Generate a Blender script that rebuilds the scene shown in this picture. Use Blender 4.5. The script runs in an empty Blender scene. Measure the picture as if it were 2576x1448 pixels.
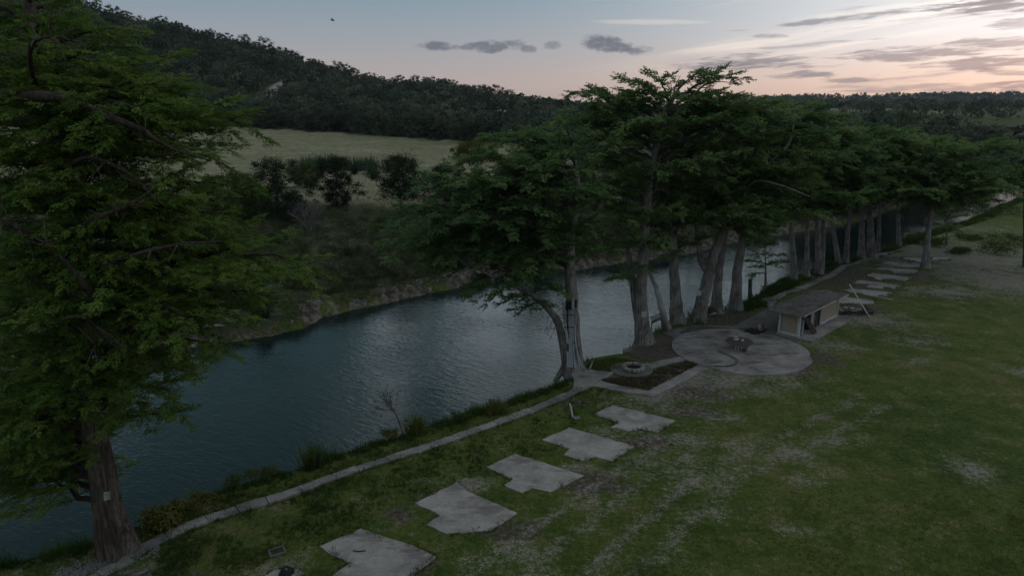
import bpy, math
import numpy as np
rng = np.random.default_rng(7)
R = math.radians
# ------------------------------------------------------------------ survey of the place
H = 20.0; TH = R(14.6); F = 1717.0; CX, CY = 1288.0, 724.0
cT, sT = math.cos(TH), math.sin(TH)
def ray(px, py):
    a, b = (px-CX)/F, (CY-py)/F
    return a, cT+b*sT, -sT+b*cT
def G(px, py, z=0.0):                 # where a sight line meets height z
    d = ray(px, py); t = (z-H)/d[2]
    return np.array([d[0]*t, d[1]*t, z])
def A(px, py, Y):                     # point of a sight line at distance Y
    d = ray(px, py); t = Y/d[1]
    return np.array([d[0]*t, Y, H+d[2]*t])
def crop(x0, y0, s):
    return lambda X, Y: ((x0+X/s)/1.5907, (y0+Y/s)/1.5907)
c4 = crop(1200, 1500, 1.61); c5 = crop(2100, 1100, 2.1467); c8 = crop(3000, 950, 2.3504)
c8c = crop(2850, 1000, 3.03)
WZ = -1.2                             # water level
# ------------------------------------------------------------------ scene, camera
sc = bpy.context.scene
col = sc.collection
cam = bpy.data.cameras.new('camera'); co = bpy.data.objects.new('camera', cam); col.objects.link(co)
co.location = (0, 0, H); co.rotation_euler = (R(90)-TH, 0, 0)
cam.sensor_fit = 'HORIZONTAL'; cam.sensor_width = 36; cam.lens = 36*F/2576
cam.clip_start = 0.2; cam.clip_end = 30000
sc.camera = co
sc.view_settings.view_transform = 'Standard'; sc.view_settings.look = 'None'
sc.view_settings.exposure = 0; sc.view_settings.gamma = 1
# ------------------------------------------------------------------ node helpers
class NT:
    def __init__(s, tree): s.t = tree; tree.nodes.clear()
    def n(s, typ, **kw):
        nd = s.t.nodes.new(typ)
        for k, v in kw.items(): setattr(nd, k, v)
        return nd
    def put(s, sock, v):
        if isinstance(v, bpy.types.NodeSocket): s.t.links.new(v, sock)
        elif v is not None: sock.default_value = v
    def m(s, op, a, b=None, c=None, clamp=False):
        nd = s.n('ShaderNodeMath', operation=op, use_clamp=clamp)
        for i, v in enumerate((a, b, c)): s.put(nd.inputs[i], v)
        return nd.outputs[0]
    def mix(s, f, a, b, bt='MIX'):
        nd = s.n('ShaderNodeMixRGB', blend_type=bt)
        s.put(nd.inputs[0], f)
        for i, v in ((1, a), (2, b)):
            s.put(nd.inputs[i], v if isinstance(v, bpy.types.NodeSocket) else (*v[:3], 1))
        return nd.outputs[0]
    def ss(s, x, lo, hi):
        nd = s.n('ShaderNodeMapRange', interpolation_type='SMOOTHSTEP')
        s.put(nd.inputs[0], x); nd.inputs[1].default_value = lo; nd.inputs[2].default_value = hi
        return nd.outputs[0]
    def noise(s, vec, scale, detail=4, rough=.6, dist=0, col=False):
        nd = s.n('ShaderNodeTexNoise')
        if vec is not None: s.put(nd.inputs['Vector'], vec)
        nd.inputs['Scale'].default_value = scale; nd.inputs['Detail'].default_value = detail
        nd.inputs['Roughness'].default_value = rough; nd.inputs['Distortion'].default_value = dist
        return nd.outputs['Color' if col else 'Fac']
    def vm(s, op, a, b=None, out=0):
        nd = s.n('ShaderNodeVectorMath', operation=op)
        s.put(nd.inputs[0], a)
        if b is not None: s.put(nd.inputs[3 if op == 'SCALE' else 1], b)
        return nd.outputs[out]
    def attr(s, name): 
        nd = s.n('ShaderNodeAttribute', attribute_name=name); return nd.outputs['Fac']
    def mul(s, c, f):
        cx = s.n('ShaderNodeCombineXYZ')
        for q in range(3): s.put(cx.inputs[q], f)
        return s.mix(1, c, cx.outputs[0], 'MULTIPLY')
    def objco(s): return s.n('ShaderNodeTexCoord').outputs['Object']
    def ramp(s, f, stops):
        nd = s.n('ShaderNodeValToRGB'); e = nd.color_ramp.elements
        while len(e) < len(stops): e.new(.5)
        for el, (p, c) in zip(e, stops): el.position = p; el.color = (*c[:3], 1)
        s.put(nd.inputs[0], f); return nd.outputs[0]
    def bump(s, h, strength=.5, dist=.05):
        nd = s.n('ShaderNodeBump'); nd.inputs['Strength'].default_value = strength
        nd.inputs['Distance'].default_value = dist; s.put(nd.inputs['Height'], h); return nd.outputs[0]
    def surf(s, colr, rough=.9, normal=None, spec=.2, metal=0):
        p = s.n('ShaderNodeBsdfPrincipled')
        s.put(p.inputs['Base Color'], colr if isinstance(colr, bpy.types.NodeSocket) else (*colr[:3], 1))
        s.put(p.inputs['Roughness'], rough); p.inputs['Specular IOR Level'].default_value = spec
        p.inputs['Metallic'].default_value = metal
        if normal is not None: s.put(p.inputs['Normal'], normal)
        return p
    def out(s, sh): 
        o = s.n('ShaderNodeOutputMaterial'); s.t.links.new(sh.outputs[0] if hasattr(sh, 'outputs') else sh, o.inputs[0])
def material(name):
    m = bpy.data.materials.new(name); m.use_nodes = True
    return m, NT(m.node_tree)
# ------------------------------------------------------------------ mesh helpers
class MB:
    def __init__(s): s.V = []; s.n = 0; s.F3 = []; s.F4 = []; s.T = []; s.m3 = []; s.m4 = []
    def add(s, V, Fc, tint=.5, mi=0):
        V = np.asarray(V, float).reshape(-1, 3); Fc = np.asarray(Fc, int)
        if not len(V): return s
        s.V.append(V); t = np.empty(len(V)); t[:] = tint; s.T.append(t)
        (s.F3 if Fc.shape[1] == 3 else s.F4).append(Fc+s.n)
        (s.m3 if Fc.shape[1] == 3 else s.m4).append(np.full(len(Fc), mi))
        s.n += len(V); return s
    def box(s, c, sz, rot=0, tint=.5, tilt=None):
        v = np.array([[x, y, z] for x in (-.5, .5) for y in (-.5, .5) for z in (-.5, .5)])*np.array(sz)
        if tilt is not None: v = v@np.array(tilt).T
        ca, sa = math.cos(rot), math.sin(rot)
        v = v@np.array([[ca, sa, 0], [-sa, ca, 0], [0, 0, 1]])+np.array(c)
        return s.add(v, [[0, 1, 3, 2], [4, 6, 7, 5], [0, 4, 5, 1], [2, 3, 7, 6], [0, 2, 6, 4], [1, 5, 7, 3]], tint)
    def build(s, name, mats, parent=None, smooth=False, loc=None, ngons=None):
        me = bpy.data.meshes.new(name)
        V = np.concatenate(s.V) if s.V else np.zeros((0, 3))
        if loc is not None: V = V-np.array(loc)
        f3 = np.concatenate(s.F3) if s.F3 else np.zeros((0, 3), int)
        f4 = np.concatenate(s.F4) if s.F4 else np.zeros((0, 4), int)
        nl = f3.size+f4.size
        me.vertices.add(len(V)); me.vertices.foreach_set('co', V.ravel().astype(np.float32))
        me.loops.add(nl); me.loops.foreach_set('vertex_index', np.concatenate([f3.ravel(), f4.ravel()]).astype(np.int32))
        me.polygons.add(len(f3)+len(f4))
        st = np.concatenate([np.arange(len(f3))*3, f3.size+np.arange(len(f4))*4]).astype(np.int32)
        me.polygons.foreach_set('loop_start', st)
        mats = mats if isinstance(mats, (list, tuple)) else [mats]
        for m in mats: me.materials.append(m)
        if len(mats) > 1:
            me.polygons.foreach_set('material_index', np.concatenate(s.m3+s.m4).astype(np.int32))
        me.polygons.foreach_set('use_smooth', np.full(len(st), bool(smooth)))
        me.update(calc_edges=True); me.validate()
        a = me.attributes.new('tint', 'FLOAT', 'POINT'); a.data.foreach_set('value', np.concatenate(s.T).astype(np.float32))
        o = bpy.data.objects.new(name, me); col.objects.link(o)
        if parent is not None: o.parent = parent
        elif loc is not None: o.location = loc
        return o
def tag(o, label=None, cat=None, group=None, kind=None):
    if label: o['label'] = label
    if cat: o['category'] = cat
    if group: o['group'] = group
    if kind: o['kind'] = kind
    return o
def thing(name, label, cat, loc, group=None):
    o = bpy.data.objects.new(name, None); col.objects.link(o); o.location = loc
    o.empty_display_size = .2
    return tag(o, label, cat, group)
def dup(root, loc, rz=0, s=1, label=None, group=None):
    r = root.copy(); col.objects.link(r); r.location = loc; r.rotation_euler = (0, 0, rz); r.scale = (s, s, s) if np.isscalar(s) else s
    if label: r['label'] = label
    if group: r['group'] = group
    for ch in list(root.children):
        c = ch.copy(); col.objects.link(c); c.parent = r
    return r
def nrm(v): v = np.asarray(v, float); return v/(np.linalg.norm(v, axis=-1, keepdims=True)+1e-12)
def smooth_path(P, n):
    P = np.asarray(P, float); m = len(P)
    if m == 2: return P[0]+(P[1]-P[0])*np.linspace(0, 1, n)[:, None]
    E = np.vstack([2*P[0]-P[1], P, 2*P[-1]-P[-2]]); out = []
    for t in np.linspace(0, m-1-1e-9, n):
        i = int(t); f = t-i; p0, p1, p2, p3 = E[i:i+4]
        out.append(.5*((2*p1)+(-p0+p2)*f+(2*p0-5*p1+4*p2-p3)*f*f+(-p0+3*p1-3*p2+p3)*f**3))
    return np.array(out)
def tube(mb, P, rad, k=6, tint=.5, flute=None, cap=True, mi=0):
    P = np.asarray(P, float); n = len(P); rad = np.broadcast_to(np.asarray(rad, float), (n,))
    T = nrm(np.gradient(P, axis=0)); ref = np.array([1., 0, 0]) if abs(T[0][0]) < .8 else np.array([0, 1., 0])
    U = nrm(np.cross(T, np.cross(ref, T)+1e-9)); W = np.cross(T, U)
    a = np.arange(k)*2*math.pi/k
    rr = rad[:, None]*np.ones(k)
    if flute is not None: rr = rr*flute(np.arange(n)/(n-1), a)
    V = P[:, None]+rr[..., None]*(np.cos(a)[None, :, None]*U[:, None]+np.sin(a)[None, :, None]*W[:, None])
    i, j = np.meshgrid(np.arange(n-1), np.arange(k), indexing='ij'); j2 = (j+1) % k
    Fq = np.stack([i*k+j, i*k+j2, (i+1)*k+j2, (i+1)*k+j], -1).reshape(-1, 4)
    mb.add(V, Fq, tint, mi)
    if cap:
        for row, c in ((V[0], P[0]), (V[-1], P[-1])):
            mb.add(np.vstack([row, c]), [[q, (q+1) % k, k] for q in range(k)], tint, mi)
def prism(mb, poly, z0, z1, tint=.5):     # a closed plate of any outline, triangulated by ear clipping
    P = np.asarray(poly, float)[:, :2]
    if np.sum(P[:, 0]*np.roll(P[:, 1], -1)-P[:, 1]*np.roll(P[:, 0], -1)) < 0: P = P[::-1]
    n = len(P); idx = list(range(n)); tri = []
    def area(a, b, c): return (b[0]-a[0])*(c[1]-a[1])-(b[1]-a[1])*(c[0]-a[0])
    guard = 0
    while len(idx) > 3 and guard < 5000:
        guard += 1; ok = False
        for q in range(len(idx)):
            a, b, c = idx[q-1], idx[q], idx[(q+1) % len(idx)]
            if area(P[a], P[b], P[c]) <= 1e-9: continue
            if any(area(P[a], P[b], P[t]) >= 0 and area(P[b], P[c], P[t]) >= 0 and area(P[c], P[a], P[t]) >= 0 for t in idx if t not in (a, b, c)): continue
            tri.append((a, b, c)); idx.pop(q); ok = True; break
        if not ok: idx.pop()
    if len(idx) == 3: tri.append(tuple(idx))
    tri = np.array(tri)
    z1 = np.broadcast_to(np.asarray(z1, float), (n,))
    mb.add(np.column_stack([P, z1]), tri, tint)
    mb.add(np.column_stack([P, np.full(n, z0)]), tri[:, ::-1], tint)
    V = np.vstack([np.column_stack([P, np.full(n, z0)]), np.column_stack([P, z1])])
    q = np.arange(n); q2 = (q+1) % n
    mb.add(V, np.stack([q, q2, q2+n, q+n], -1), tint)
def rough_edge(poly, step=.35, amp=.05, seed=0):
    r = np.random.default_rng(seed); P = np.asarray(poly, float)[:, :2]; out = []
    for i in range(len(P)):
        a, b = P[i], P[(i+1) % len(P)]; L = np.linalg.norm(b-a); n = max(1, int(L/step))
        nn = np.array([-(b-a)[1], (b-a)[0]])/(L+1e-9)
        for q in range(n):
            out.append(a+(b-a)*q/n+nn*r.normal(0, amp)*(q > 0))
    return np.array(out)
def inpoly(X, Y, poly):
    P = np.asarray(poly)[:, :2]; ins = np.zeros(np.shape(X), bool); j = len(P)-1
    for i in range(len(P)):
        xi, yi, xj, yj = *P[i], *P[j]
        c = ((yi > Y) != (yj > Y)) & (X < (xj-xi)*(Y-yi)/(yj-yi+1e-12)+xi); ins ^= c; j = i
    return ins
def dline(X, Y, pl):
    d = np.full(np.shape(X), 1e9); pl = np.asarray(pl)[:, :2]
    for a, b in zip(pl[:-1], pl[1:]):
        v = b-a; t = np.clip(((X-a[0])*v[0]+(Y-a[1])*v[1])/(v@v+1e-12), 0, 1)
        d = np.minimum(d, np.hypot(X-a[0]-t*v[0], Y-a[1]-t*v[1]))
    return d
def hsh(i, j, s):
    h = np.sin(i*127.1+j*311.7+s*74.7)*43758.5453; return h-np.floor(h)
def vnoise(X, Y, sc_, seed=0, oct=3):
    o = np.zeros(np.shape(X)); a = 1; tot = 0
    for q in range(oct):
        x, y = X/sc_*2**q+seed*13.7, Y/sc_*2**q; i, j = np.floor(x), np.floor(y); f, g = x-i, y-j
        f = f*f*(3-2*f); g = g*g*(3-2*g)
        o += a*((hsh(i, j, seed)*(1-f)+hsh(i+1, j, seed)*f)*(1-g)+(hsh(i, j+1, seed)*(1-f)+hsh(i+1, j+1, seed)*f)*g)
        tot += a; a *= .5
    return o/tot
def sst(x, lo, hi): t = np.clip((x-lo)/(hi-lo), 0, 1); return t*t*(3-2*t)
# ------------------------------------------------------------------ river and terrain
near_px = [(-300, 1560), (0, 1440), (240, 1385), (350, 1338), (480, 1278), (600, 1238), (740, 1198), (870, 1152), (1000, 1113), (1130, 1070), (1250, 1032), (1350, 1000), (1400, 975), (1425, 950), (1440, 925), (1480, 915), (1560, 903), (1572, 880), (1600, 862), (1660, 838), (1690, 818), (1740, 803), (1800, 792), (1850, 778), (1880, 765), (1900, 748), (1925, 728), (1960, 714), (1990, 704), (2030, 692), (2070, 678), (2110, 660), (2160, 648), (2200, 634), (2250, 615), (2300, 601), (2380, 577), (2430, 562), (2480, 534), (2540, 507), (2620, 498), (2900, 492)]
far_px = [(-600, 1000), (-300, 985), (200, 925), (450, 880), (600, 857), (680, 845), (760, 827), (812, 800), (880, 782), (1000, 757), (1100, 734), (1200, 716), (1330, 694), (1450, 680), (1571, 660), (1711, 644), (1876, 604), (1992, 586), (2100, 570), (2200, 545), (2300, 500), (2400, 462), (2600, 445), (2900, 436)]
NE = np.array([(-300, -80), (-70, 12)]+[tuple(G(*p, WZ)[:2]) for p in near_px]+[(900, 190)])
FE = np.array([(-400, 60)]+[tuple(G(*p, WZ)[:2]) for p in far_px]+[(900, 330)])
RIV = np.vstack([NE, FE[::-1]])
ridge_px = [(-900, -200), (-400, -110), (0, -40), (260, 26), (330, 45), (450, 64), (600, 104), (740, 140), (880, 184), (960, 204), (1100, 207), (1190, 226), (1290, 252), (1400, 264), (1600, 268), (1900, 272), (2600, 278)]
YR = 480.0
RU = np.array([A(*p, YR)[0]/YR for p in ridge_px]); RZ = np.array([A(*p, YR)[2]-5.5 for p in ridge_px])
EU = np.array([(p-CX)/F for p in (-900, 0, 600, 850, 1150, 1400, 1700, 2000)])
EY = np.array([300, 285, 275, 250, 222, 210, 205, 205.])
def height(X, Y, full=False):
    X = np.asarray(X, float); Y = np.asarray(Y, float)
    ins = inpoly(X, Y, RIV); dN = dline(X, Y, NE); dF = dline(X, Y, FE)
    far = (~ins) & (dF < dN); near = (~ins) & ~far
    u = X/np.maximum(Y, 5)
    rg = vnoise(X, Y, 1.6, 3, 4)-.5
    h = np.where(ins, WZ-.05-np.minimum(1.6, .5*np.minimum(dN, dF)), 0.)
    hn = WZ+(-WZ)*sst(dN, -.1, 1.7)+.06*(vnoise(X, Y, 5, 5)-.5)*sst(dN, 1, 4)
    far_away = sst(Y, 110, 190)
    hn = hn-0.35*far_away*sst(u, .6, .75)
    h = np.where(near, hn, h)
    W = sst(-u, -.30, .02)
    ledge = vnoise(X, Y, 4, 9, 2)
    hf = WZ+(.55+1.5*ledge)*sst(dF, 0, .7+1.4*ledge)+.085*np.minimum(dF, 26)+.6*rg*sst(4-dF, 0, 3)
    hf = hf+.35*(vnoise(X, Y, 9, 2)-.5)*sst(dF, 2, 8)*(1-.7*sst(Y, 95, 120))
    Ye = np.interp(u, EU, EY)
    hm = W*.063*np.clip(Y-95, 0, 175)
    hz = np.interp(u, RU, RZ); t = sst(Y, 0, 1)*0+np.clip((Y-Ye)/(YR-Ye), 0, 1.0)
    hb = hf+hm
    hill = np.maximum(hb, hb+(hz-hb)*(t*.35+.65*sst(t, 0, 1.0)))
    beyond = sst(Y, YR, 1200)
    hill = hill*(1-beyond)+beyond*(2+12*vnoise(X, Y, 420, 4, 3)+16*vnoise(X, Y, 1500, 6, 2)*sst(Y, 900, 2600))
    # low rolling country on the sunset side
    roll = 1.5+sst(Y, 235, 520)*(13+5*vnoise(X, Y, 160, 8, 3))+sst(Y, 520, 950)*(5+3*vnoise(X, Y, 300, 9, 2))
    roll = roll+sst(Y, 1300, 2600)*(10+44*vnoise(X, Y, 700, 12, 2))*sst(4200-Y, -800, 900)
    wr = sst(u, .18, .36)
    hfar = np.where(Y > 190, hill*(1-wr)+np.maximum(hb*.6, roll)*wr, hill)
    h = np.where(far, hfar, h)
    if full: return h, ins, near, far, dN, dF, u, Ye, W
    return h
def T(px, py):                        # where a sight line meets the terrain
    d = np.array(ray(px, py)); ts = np.concatenate([np.linspace(20, 140, 700), np.linspace(140, 700, 1200), np.linspace(700, 4000, 600)])
    x, y, z = d[0]*ts, d[1]*ts, H+d[2]*ts; b = np.nonzero(z < height(x, y))[0]
    q = b[0] if len(b) else -1
    return np.array([x[q], y[q], height(x[q:q+1] if q >= 0 else x[-1:], y[q:q+1] if q >= 0 else y[-1:])[0]])
def hz(x, y): return float(height(np.array([x]), np.array([y]))[0])
def steps(*seg):
    o = [seg[0][0]]
    for a, b, s in seg: o += list(np.arange(a, b, s)[1:] if a == o[-1] else np.arange(a, b, s))
    return np.array(o)
def geo(a, b, s, g):
    o = []; x = a
    while abs(x) < abs(b): x += s; s *= g; o.append(x)
    return np.array(o)
xs = np.concatenate([geo(-130, -5000, -2.5, 1.1)[::-1], np.arange(-130, -34, 1.3), np.arange(-34, 60, .38), np.arange(60, 135, .9), geo(135, 5000, 2.5, 1.1)])
ys = np.concatenate([np.arange(-80, 22, 5), np.arange(22, 66, .38), np.arange(66, 130, .75), np.arange(130, 320, 2.6), np.arange(320, 620, 6), geo(620, 7000, 12, 1.07)])
X, Y = np.meshgrid(xs, ys, indexing='ij')
Z, ins, near, far, dN, dF, u, Ye, W = height(X, Y, True)
# ground cover masks
def ell(lst, X, Y):
    m = np.zeros(X.shape)
    for px, py, rx, ry, *k_ in lst:
        c = G(px, py); ex = G(px+rx, py)[0]-c[0]; ey = G(px, py-ry)[1]-c[1]
        m = np.maximum(m, (k_[0] if k_ else .92)*np.clip(1.12-.62*np.hypot((X-c[0])/ex, (Y-c[1])/ey), 0, 1))
    return m
gravel_list = [(1790, 950, 210, 34, 1.3), (1650, 1000, 110, 34, 1.2), (1690, 1108, 110, 26), (1900, 1128, 90, 26), (1740, 1182, 150, 34), (1190, 1218, 60, 22), (1990, 1142, 80, 24), (1820, 1050, 60, 18), (2310, 855, 70, 16), (2296, 907, 45, 12), (2180, 803, 110, 18, 1.4), (2060, 862, 60, 14), (2420, 645, 210, 40, 1.55), (2380, 733, 110, 16, 1.3), (2500, 700, 130, 40, 1.5), (2150, 800, 80, 16, 1.4), (2100, 870, 60, 16, 1.3), (1300, 1395, 110, 26), (1220, 1405, 80, 20), (1340, 1440, 90, 26), (2040, 1205, 60, 24), (710, 1425, 70, 26), (1530, 1092, 50, 24), (1500, 1122, 60, 16), (1450, 1175, 40, 12), (2240, 668, 90, 12), (2470, 575, 90, 9), (2420, 600, 60, 12), (2560, 660, 40, 30), (270, 1420, 150, 32), (1110, 1260, 30, 14), (1600, 1165, 60, 18), (2440, 1180, 60, 30), (2100, 1110, 70, 16), (2560, 930, 50, 12), (1480, 1260, 80, 20), (1080, 1210, 50, 12), (940, 1330, 30, 12), (1790, 1290, 80, 20), (2020, 1330, 60, 16), (1640, 1400, 70, 16)]
gravel = ell(gravel_list, X, Y)*near
dirt_list = [(1490, 1215, 90, 26), (1290, 1330, 80, 24), (1130, 1250, 60, 20), (1630, 1112, 70, 20), (1745, 1035, 70, 16), (1060, 1420, 50, 20), (1720, 985, 120, 24), (2060, 900, 50, 20), (2100, 690, 110, 40), (2180, 640, 60, 20), (1660, 870, 90, 30), (1800, 800, 120, 26), (1630, 950, 120, 26), (2010, 930, 40, 20), (1440, 1010, 40, 12), (1000, 1290, 40, 20), (2290, 690, 60, 14), (2170, 775, 60, 14), (380, 1450, 120, 20)]
for off in (-.9, .9):                     # wheel tracks worn across the lawn
    for tpx in ([(1500, 1480), (1660, 1330), (1830, 1190), (2040, 1090), (2200, 1010)], [(1230, 1460), (1400, 1330), (1600, 1190), (1750, 1100)]):
        tw = smooth_path([G(*p) for p in tpx], 40); tn_ = nrm(np.gradient(tw[:, :2], axis=0)); tw = tw[:, :2]+np.column_stack([-tn_[:, 1], tn_[:, 0]])*off
        gravel = np.maximum(gravel, near*.85*(1-sst(dline(X, Y, tw), .12, .75)))
dirt = ell(dirt_list, X, Y)*near
meadow = far*sst(Y, 96, 140)*(1-sst(u, .02, .12)*0)*(Y < Ye+4)*sst(dF, 14, 34)
fields = far*sst(Y, 340, 430)*sst(u, .15, .25)*np.maximum(sst(vnoise(X, Y/2.2, 120, 21, 3), .46, .66)*.6, .3*(1-sst(Y, 780, 880)))
dry = np.clip(meadow+fields, 0, 1)
rock = far*(1-sst(dF, .8, 3.4))*(Y < 230)*sst(vnoise(X, Y, 6, 33, 3), .34, .58)
brown = far*sst(dF, -.6, .1)*(1-meadow)*(.25+.75*sst(vnoise(X, Y, 8, 31, 3), .38, .60))*(Y < 200)*.9
wood = np.maximum(far*(1-meadow)*(dF < 90)*(Y < 190)*sst(dF, .1, 1.2)*(.45+.5*vnoise(X, Y, 7, 91, 3)), far*sst(Y, Ye-3, Ye+5)*(1-fields)*(1-sst(u, .16, .26)*sst(Y, 300, 400)*.4))
# a graded track cut into the hillside
track_px = [(672, 250, 372), (686, 228, 378), (702, 210, 385), (738, 196, 398)]
track = [T(px, py) for px, py, Yt in track_px]
track = smooth_path(track, 24); HOUSE = T(1263, 293)
td = dline(X, Y, track)
for tp in (track,):
    d2 = np.full(X.shape, 1e9); zt = np.zeros(X.shape)
    for p in tp:
        q = np.hypot(X-p[0], Y-p[1]); b = q < d2; d2 = np.where(b, q, d2); zt = np.where(b, p[2], zt)
mt = 1-sst(td, 2.5, 14)
Z = np.where(mt > 0, Z*(1-mt)+(zt-.3)*mt, Z)
mb = MB()
ni, nj = X.shape
i, j = np.meshgrid(np.arange(ni-1), np.arange(nj-1), indexing='ij')
mb.add(np.stack([X, Y, Z], -1), np.stack([i*nj+j, (i+1)*nj+j, (i+1)*nj+j+1, i*nj+j+1], -1).reshape(-1, 4))
m_ter, t = material('terrain')
P = t.n('ShaderNodeNewGeometry').outputs['Position']
n_big = t.noise(P, .09, 5, .6); n_mid = t.noise(P, .55, 6, .65); n_sm = t.noise(P, 3.2, 6, .7); n_fine = t.noise(P, 14, 5, .75)
gf = t.m('ADD', t.m('MULTIPLY', n_mid, .6), t.m('MULTIPLY', n_big, .4))
grass = t.ramp(gf, [(.40, (.038, .064, .011)), (.50, (.070, .095, .016)), (.60, (.118, .114, .032))])
grass = t.mix(t.ss(n_sm, .40, .66), grass, t.mix(.5, grass, (.075, .072, .035)))
fv = t.m('ADD', .4, t.m('MULTIPLY', t.ss(t.m('ADD', t.m('MULTIPLY', n_fine, .6), t.m('MULTIPLY', n_sm, .4)), .32, .68), 1.2))
dryc = t.ramp(t.m('ADD', t.m('MULTIPLY', n_mid, .5), t.m('MULTIPLY', t.noise(t.vm('MULTIPLY', P, (.4, 1.5, 1)), .16, 5), .5)), [(.36, (.125, .128, .060)), (.5, (.192, .172, .104)), (.64, (.275, .24, .158))])
grav = t.ramp(t.noise(P, 22, 3, .8), [(.35, (.115, .096, .085)), (.5, (.22, .188, .168)), (.66, (.36, .315, .288))])
dirtc = t.ramp(n_sm, [(.35, (.052, .044, .028)), (.65, (.115, .095, .072))])
rockc = t.ramp(t.noise(P, 1.1, 8, .7), [(.34, (.03, .026, .02)), (.5, (.095, .078, .066)), (.64, (.20, .165, .148))])
woodc = t.ramp(n_mid, [(.4, (.024, .032, .014)), (.65, (.062, .062, .036))])
c = grass
nn = t.m('ADD', t.m('MULTIPLY', n_sm, .55), t.m('MULTIPLY', n_mid, .45))
def cover(c, name, c2, lo, hi, k=1.15):
    f = t.ss(t.m('ADD', t.m('MULTIPLY', t.attr(name), k), t.m('MULTIPLY', t.m('SUBTRACT', nn, .5), 3.4)), lo, hi)
    return t.mix(f, c, c2)
c = cover(c, 'brown', dirtc, .35, .8)
c = cover(c, 'dry', dryc, .25, .75)
c = cover(c, 'wood', woodc, .35, .65)
c = cover(c, 'dirt', dirtc, .35, .75)
gfac = t.ss(t.m('ADD', t.m('MULTIPLY', t.attr('gravel'), .74), t.m('MULTIPLY', t.m('SUBTRACT', t.m('ADD', t.m('MULTIPLY', n_fine, .42), t.m('ADD', t.m('MULTIPLY', n_sm, .30), t.m('MULTIPLY', n_mid, .28))), .5), 8.0)), .34, 1.15)
c = t.mix(t.m('MULTIPLY', gfac, .8), c, grav)
c = cover(c, 'rock', rockc, .45, .7)
c = t.mix(t.attr('track'), c, (.34, .29, .25))
c = t.mul(c, fv)
hgt = t.m('ADD', t.m('MULTIPLY', n_fine, .35), n_sm)
t.out(t.surf(c, .95, t.bump(hgt, .8, .12), .1))
ter = mb.build('ground', m_ter, smooth=True); tag(ter, kind='structure')
for nme, arr in (('gravel', gravel), ('dirt', dirt), ('dry', dry), ('rock', rock), ('brown', brown), ('wood', wood), ('track', 1-sst(td, 1.6, 3.4))):
    a = ter.data.attributes.new(nme, 'FLOAT', 'POINT'); a.data.foreach_set('value', np.asarray(arr, np.float32).ravel())
# water
m_wat, t = material('river_water')
P = t.n('ShaderNodeNewGeometry').outputs['Position']
mp = t.n('ShaderNodeMapping'); t.put(mp.inputs[0], P); mp.vector_type = 'TEXTURE'; mp.inputs['Rotation'].default_value = (0, 0, R(-36)); mp.inputs['Scale'].default_value = (2.2, .62, 1)
w1 = t.noise(mp.outputs[0], 1.5, 3, .55, .6); 
mp2 = t.n('ShaderNodeMapping'); t.put(mp2.inputs[0], P); mp2.vector_type = 'TEXTURE'; mp2.inputs['Rotation'].default_value = (0, 0, R(-12)); mp2.inputs['Scale'].default_value = (1.6, .5, 1)
w2 = t.noise(mp2.outputs[0], 3.2, 2, .5, .4)
patch = t.ss(t.noise(P, .07, 3), .35, .65)
wh = t.m('ADD', t.m('MULTIPLY', w1, 1.0), t.m('MULTIPLY', w2, .45))
sy = t.n('ShaderNodeSeparateXYZ'); t.put(sy.inputs[0], P)
calm = t.m('SUBTRACT', 1, t.m('MULTIPLY', t.ss(sy.outputs[1], 82, 112), .35))
wh = t.m('MULTIPLY', t.m('MULTIPLY', wh, calm), t.m('ADD', .55, t.m('MULTIPLY', patch, .6)))
bp = t.n('ShaderNodeBump'); bp.inputs['Strength'].default_value = 1; bp.inputs['Distance'].default_value = .042; t.put(bp.inputs['Height'], wh)
p = t.surf((.0035, .0105, .0115), .04, bp.outputs[0], .5); p.inputs['IOR'].default_value = 1.33
t.out(p)
mb = MB(); mb.add([(-1500, -300, WZ), (1500, -300, WZ), (1500, 420, WZ), (-1500, 420, WZ)], [[0, 1, 2, 3]])
tag(mb.build('river', m_wat), kind='structure')
# ------------------------------------------------------------------ materials
def leafmat(name, c0, c1, c2, trans=.38):
    m, t = material(name)
    oi = t.n('ShaderNodeObjectInfo').outputs['Random']
    f = t.m('ADD', t.attr('tint'), t.m('MULTIPLY', t.m('SUBTRACT', oi, .5), .3))
    f = t.m('ADD', f, t.m('MULTIPLY', t.m('SUBTRACT', t.noise(t.n('ShaderNodeNewGeometry').outputs['Position'], .7, 2), .5), .5))
    c = t.ramp(f, [(.15, c0), (.5, c1), (.9, c2)])
    p = t.surf(c, .75, None, .12)
    tr = t.n('ShaderNodeBsdfTranslucent'); t.put(tr.inputs[0], c)
    mx = t.n('ShaderNodeMixShader'); mx.inputs[0].default_value = trans
    t.t.links.new(p.outputs[0], mx.inputs[1]); t.t.links.new(tr.outputs[0], mx.inputs[2]); t.out(mx)
    return m
M_CY = leafmat('cypress_leaf', (.056, .108, .042), (.122, .190, .066), (.205, .265, .090))
M_CYL = leafmat('cypress_leaf_yellow', (.044, .086, .015), (.096, .162, .028), (.180, .238, .050))
M_OAK = leafmat('oak_leaf', (.014, .024, .012), (.028, .042, .018), (.048, .060, .026))
M_WOOD = leafmat('hill_leaf', (.030, .046, .032), (.078, .096, .062), (.155, .155, .108))
M_WEED = leafmat('weed_leaf', (.036, .064, .016), (.070, .102, .022), (.135, .118, .030))
M_REED = leafmat('cane_leaf', (.030, .055, .030), (.048, .080, .044), (.070, .100, .055))
M_GRASS = leafmat('grass_blade', (.048, .080, .015), (.086, .118, .024), (.150, .145, .046))
M_SCRUB = leafmat('scrub_leaf', (.034, .046, .018), (.068, .080, .030), (.130, .120, .058))
M_BROWNG = leafmat('dead_grass', (.045, .036, .020), (.080, .062, .034), (.125, .100, .055))
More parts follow.
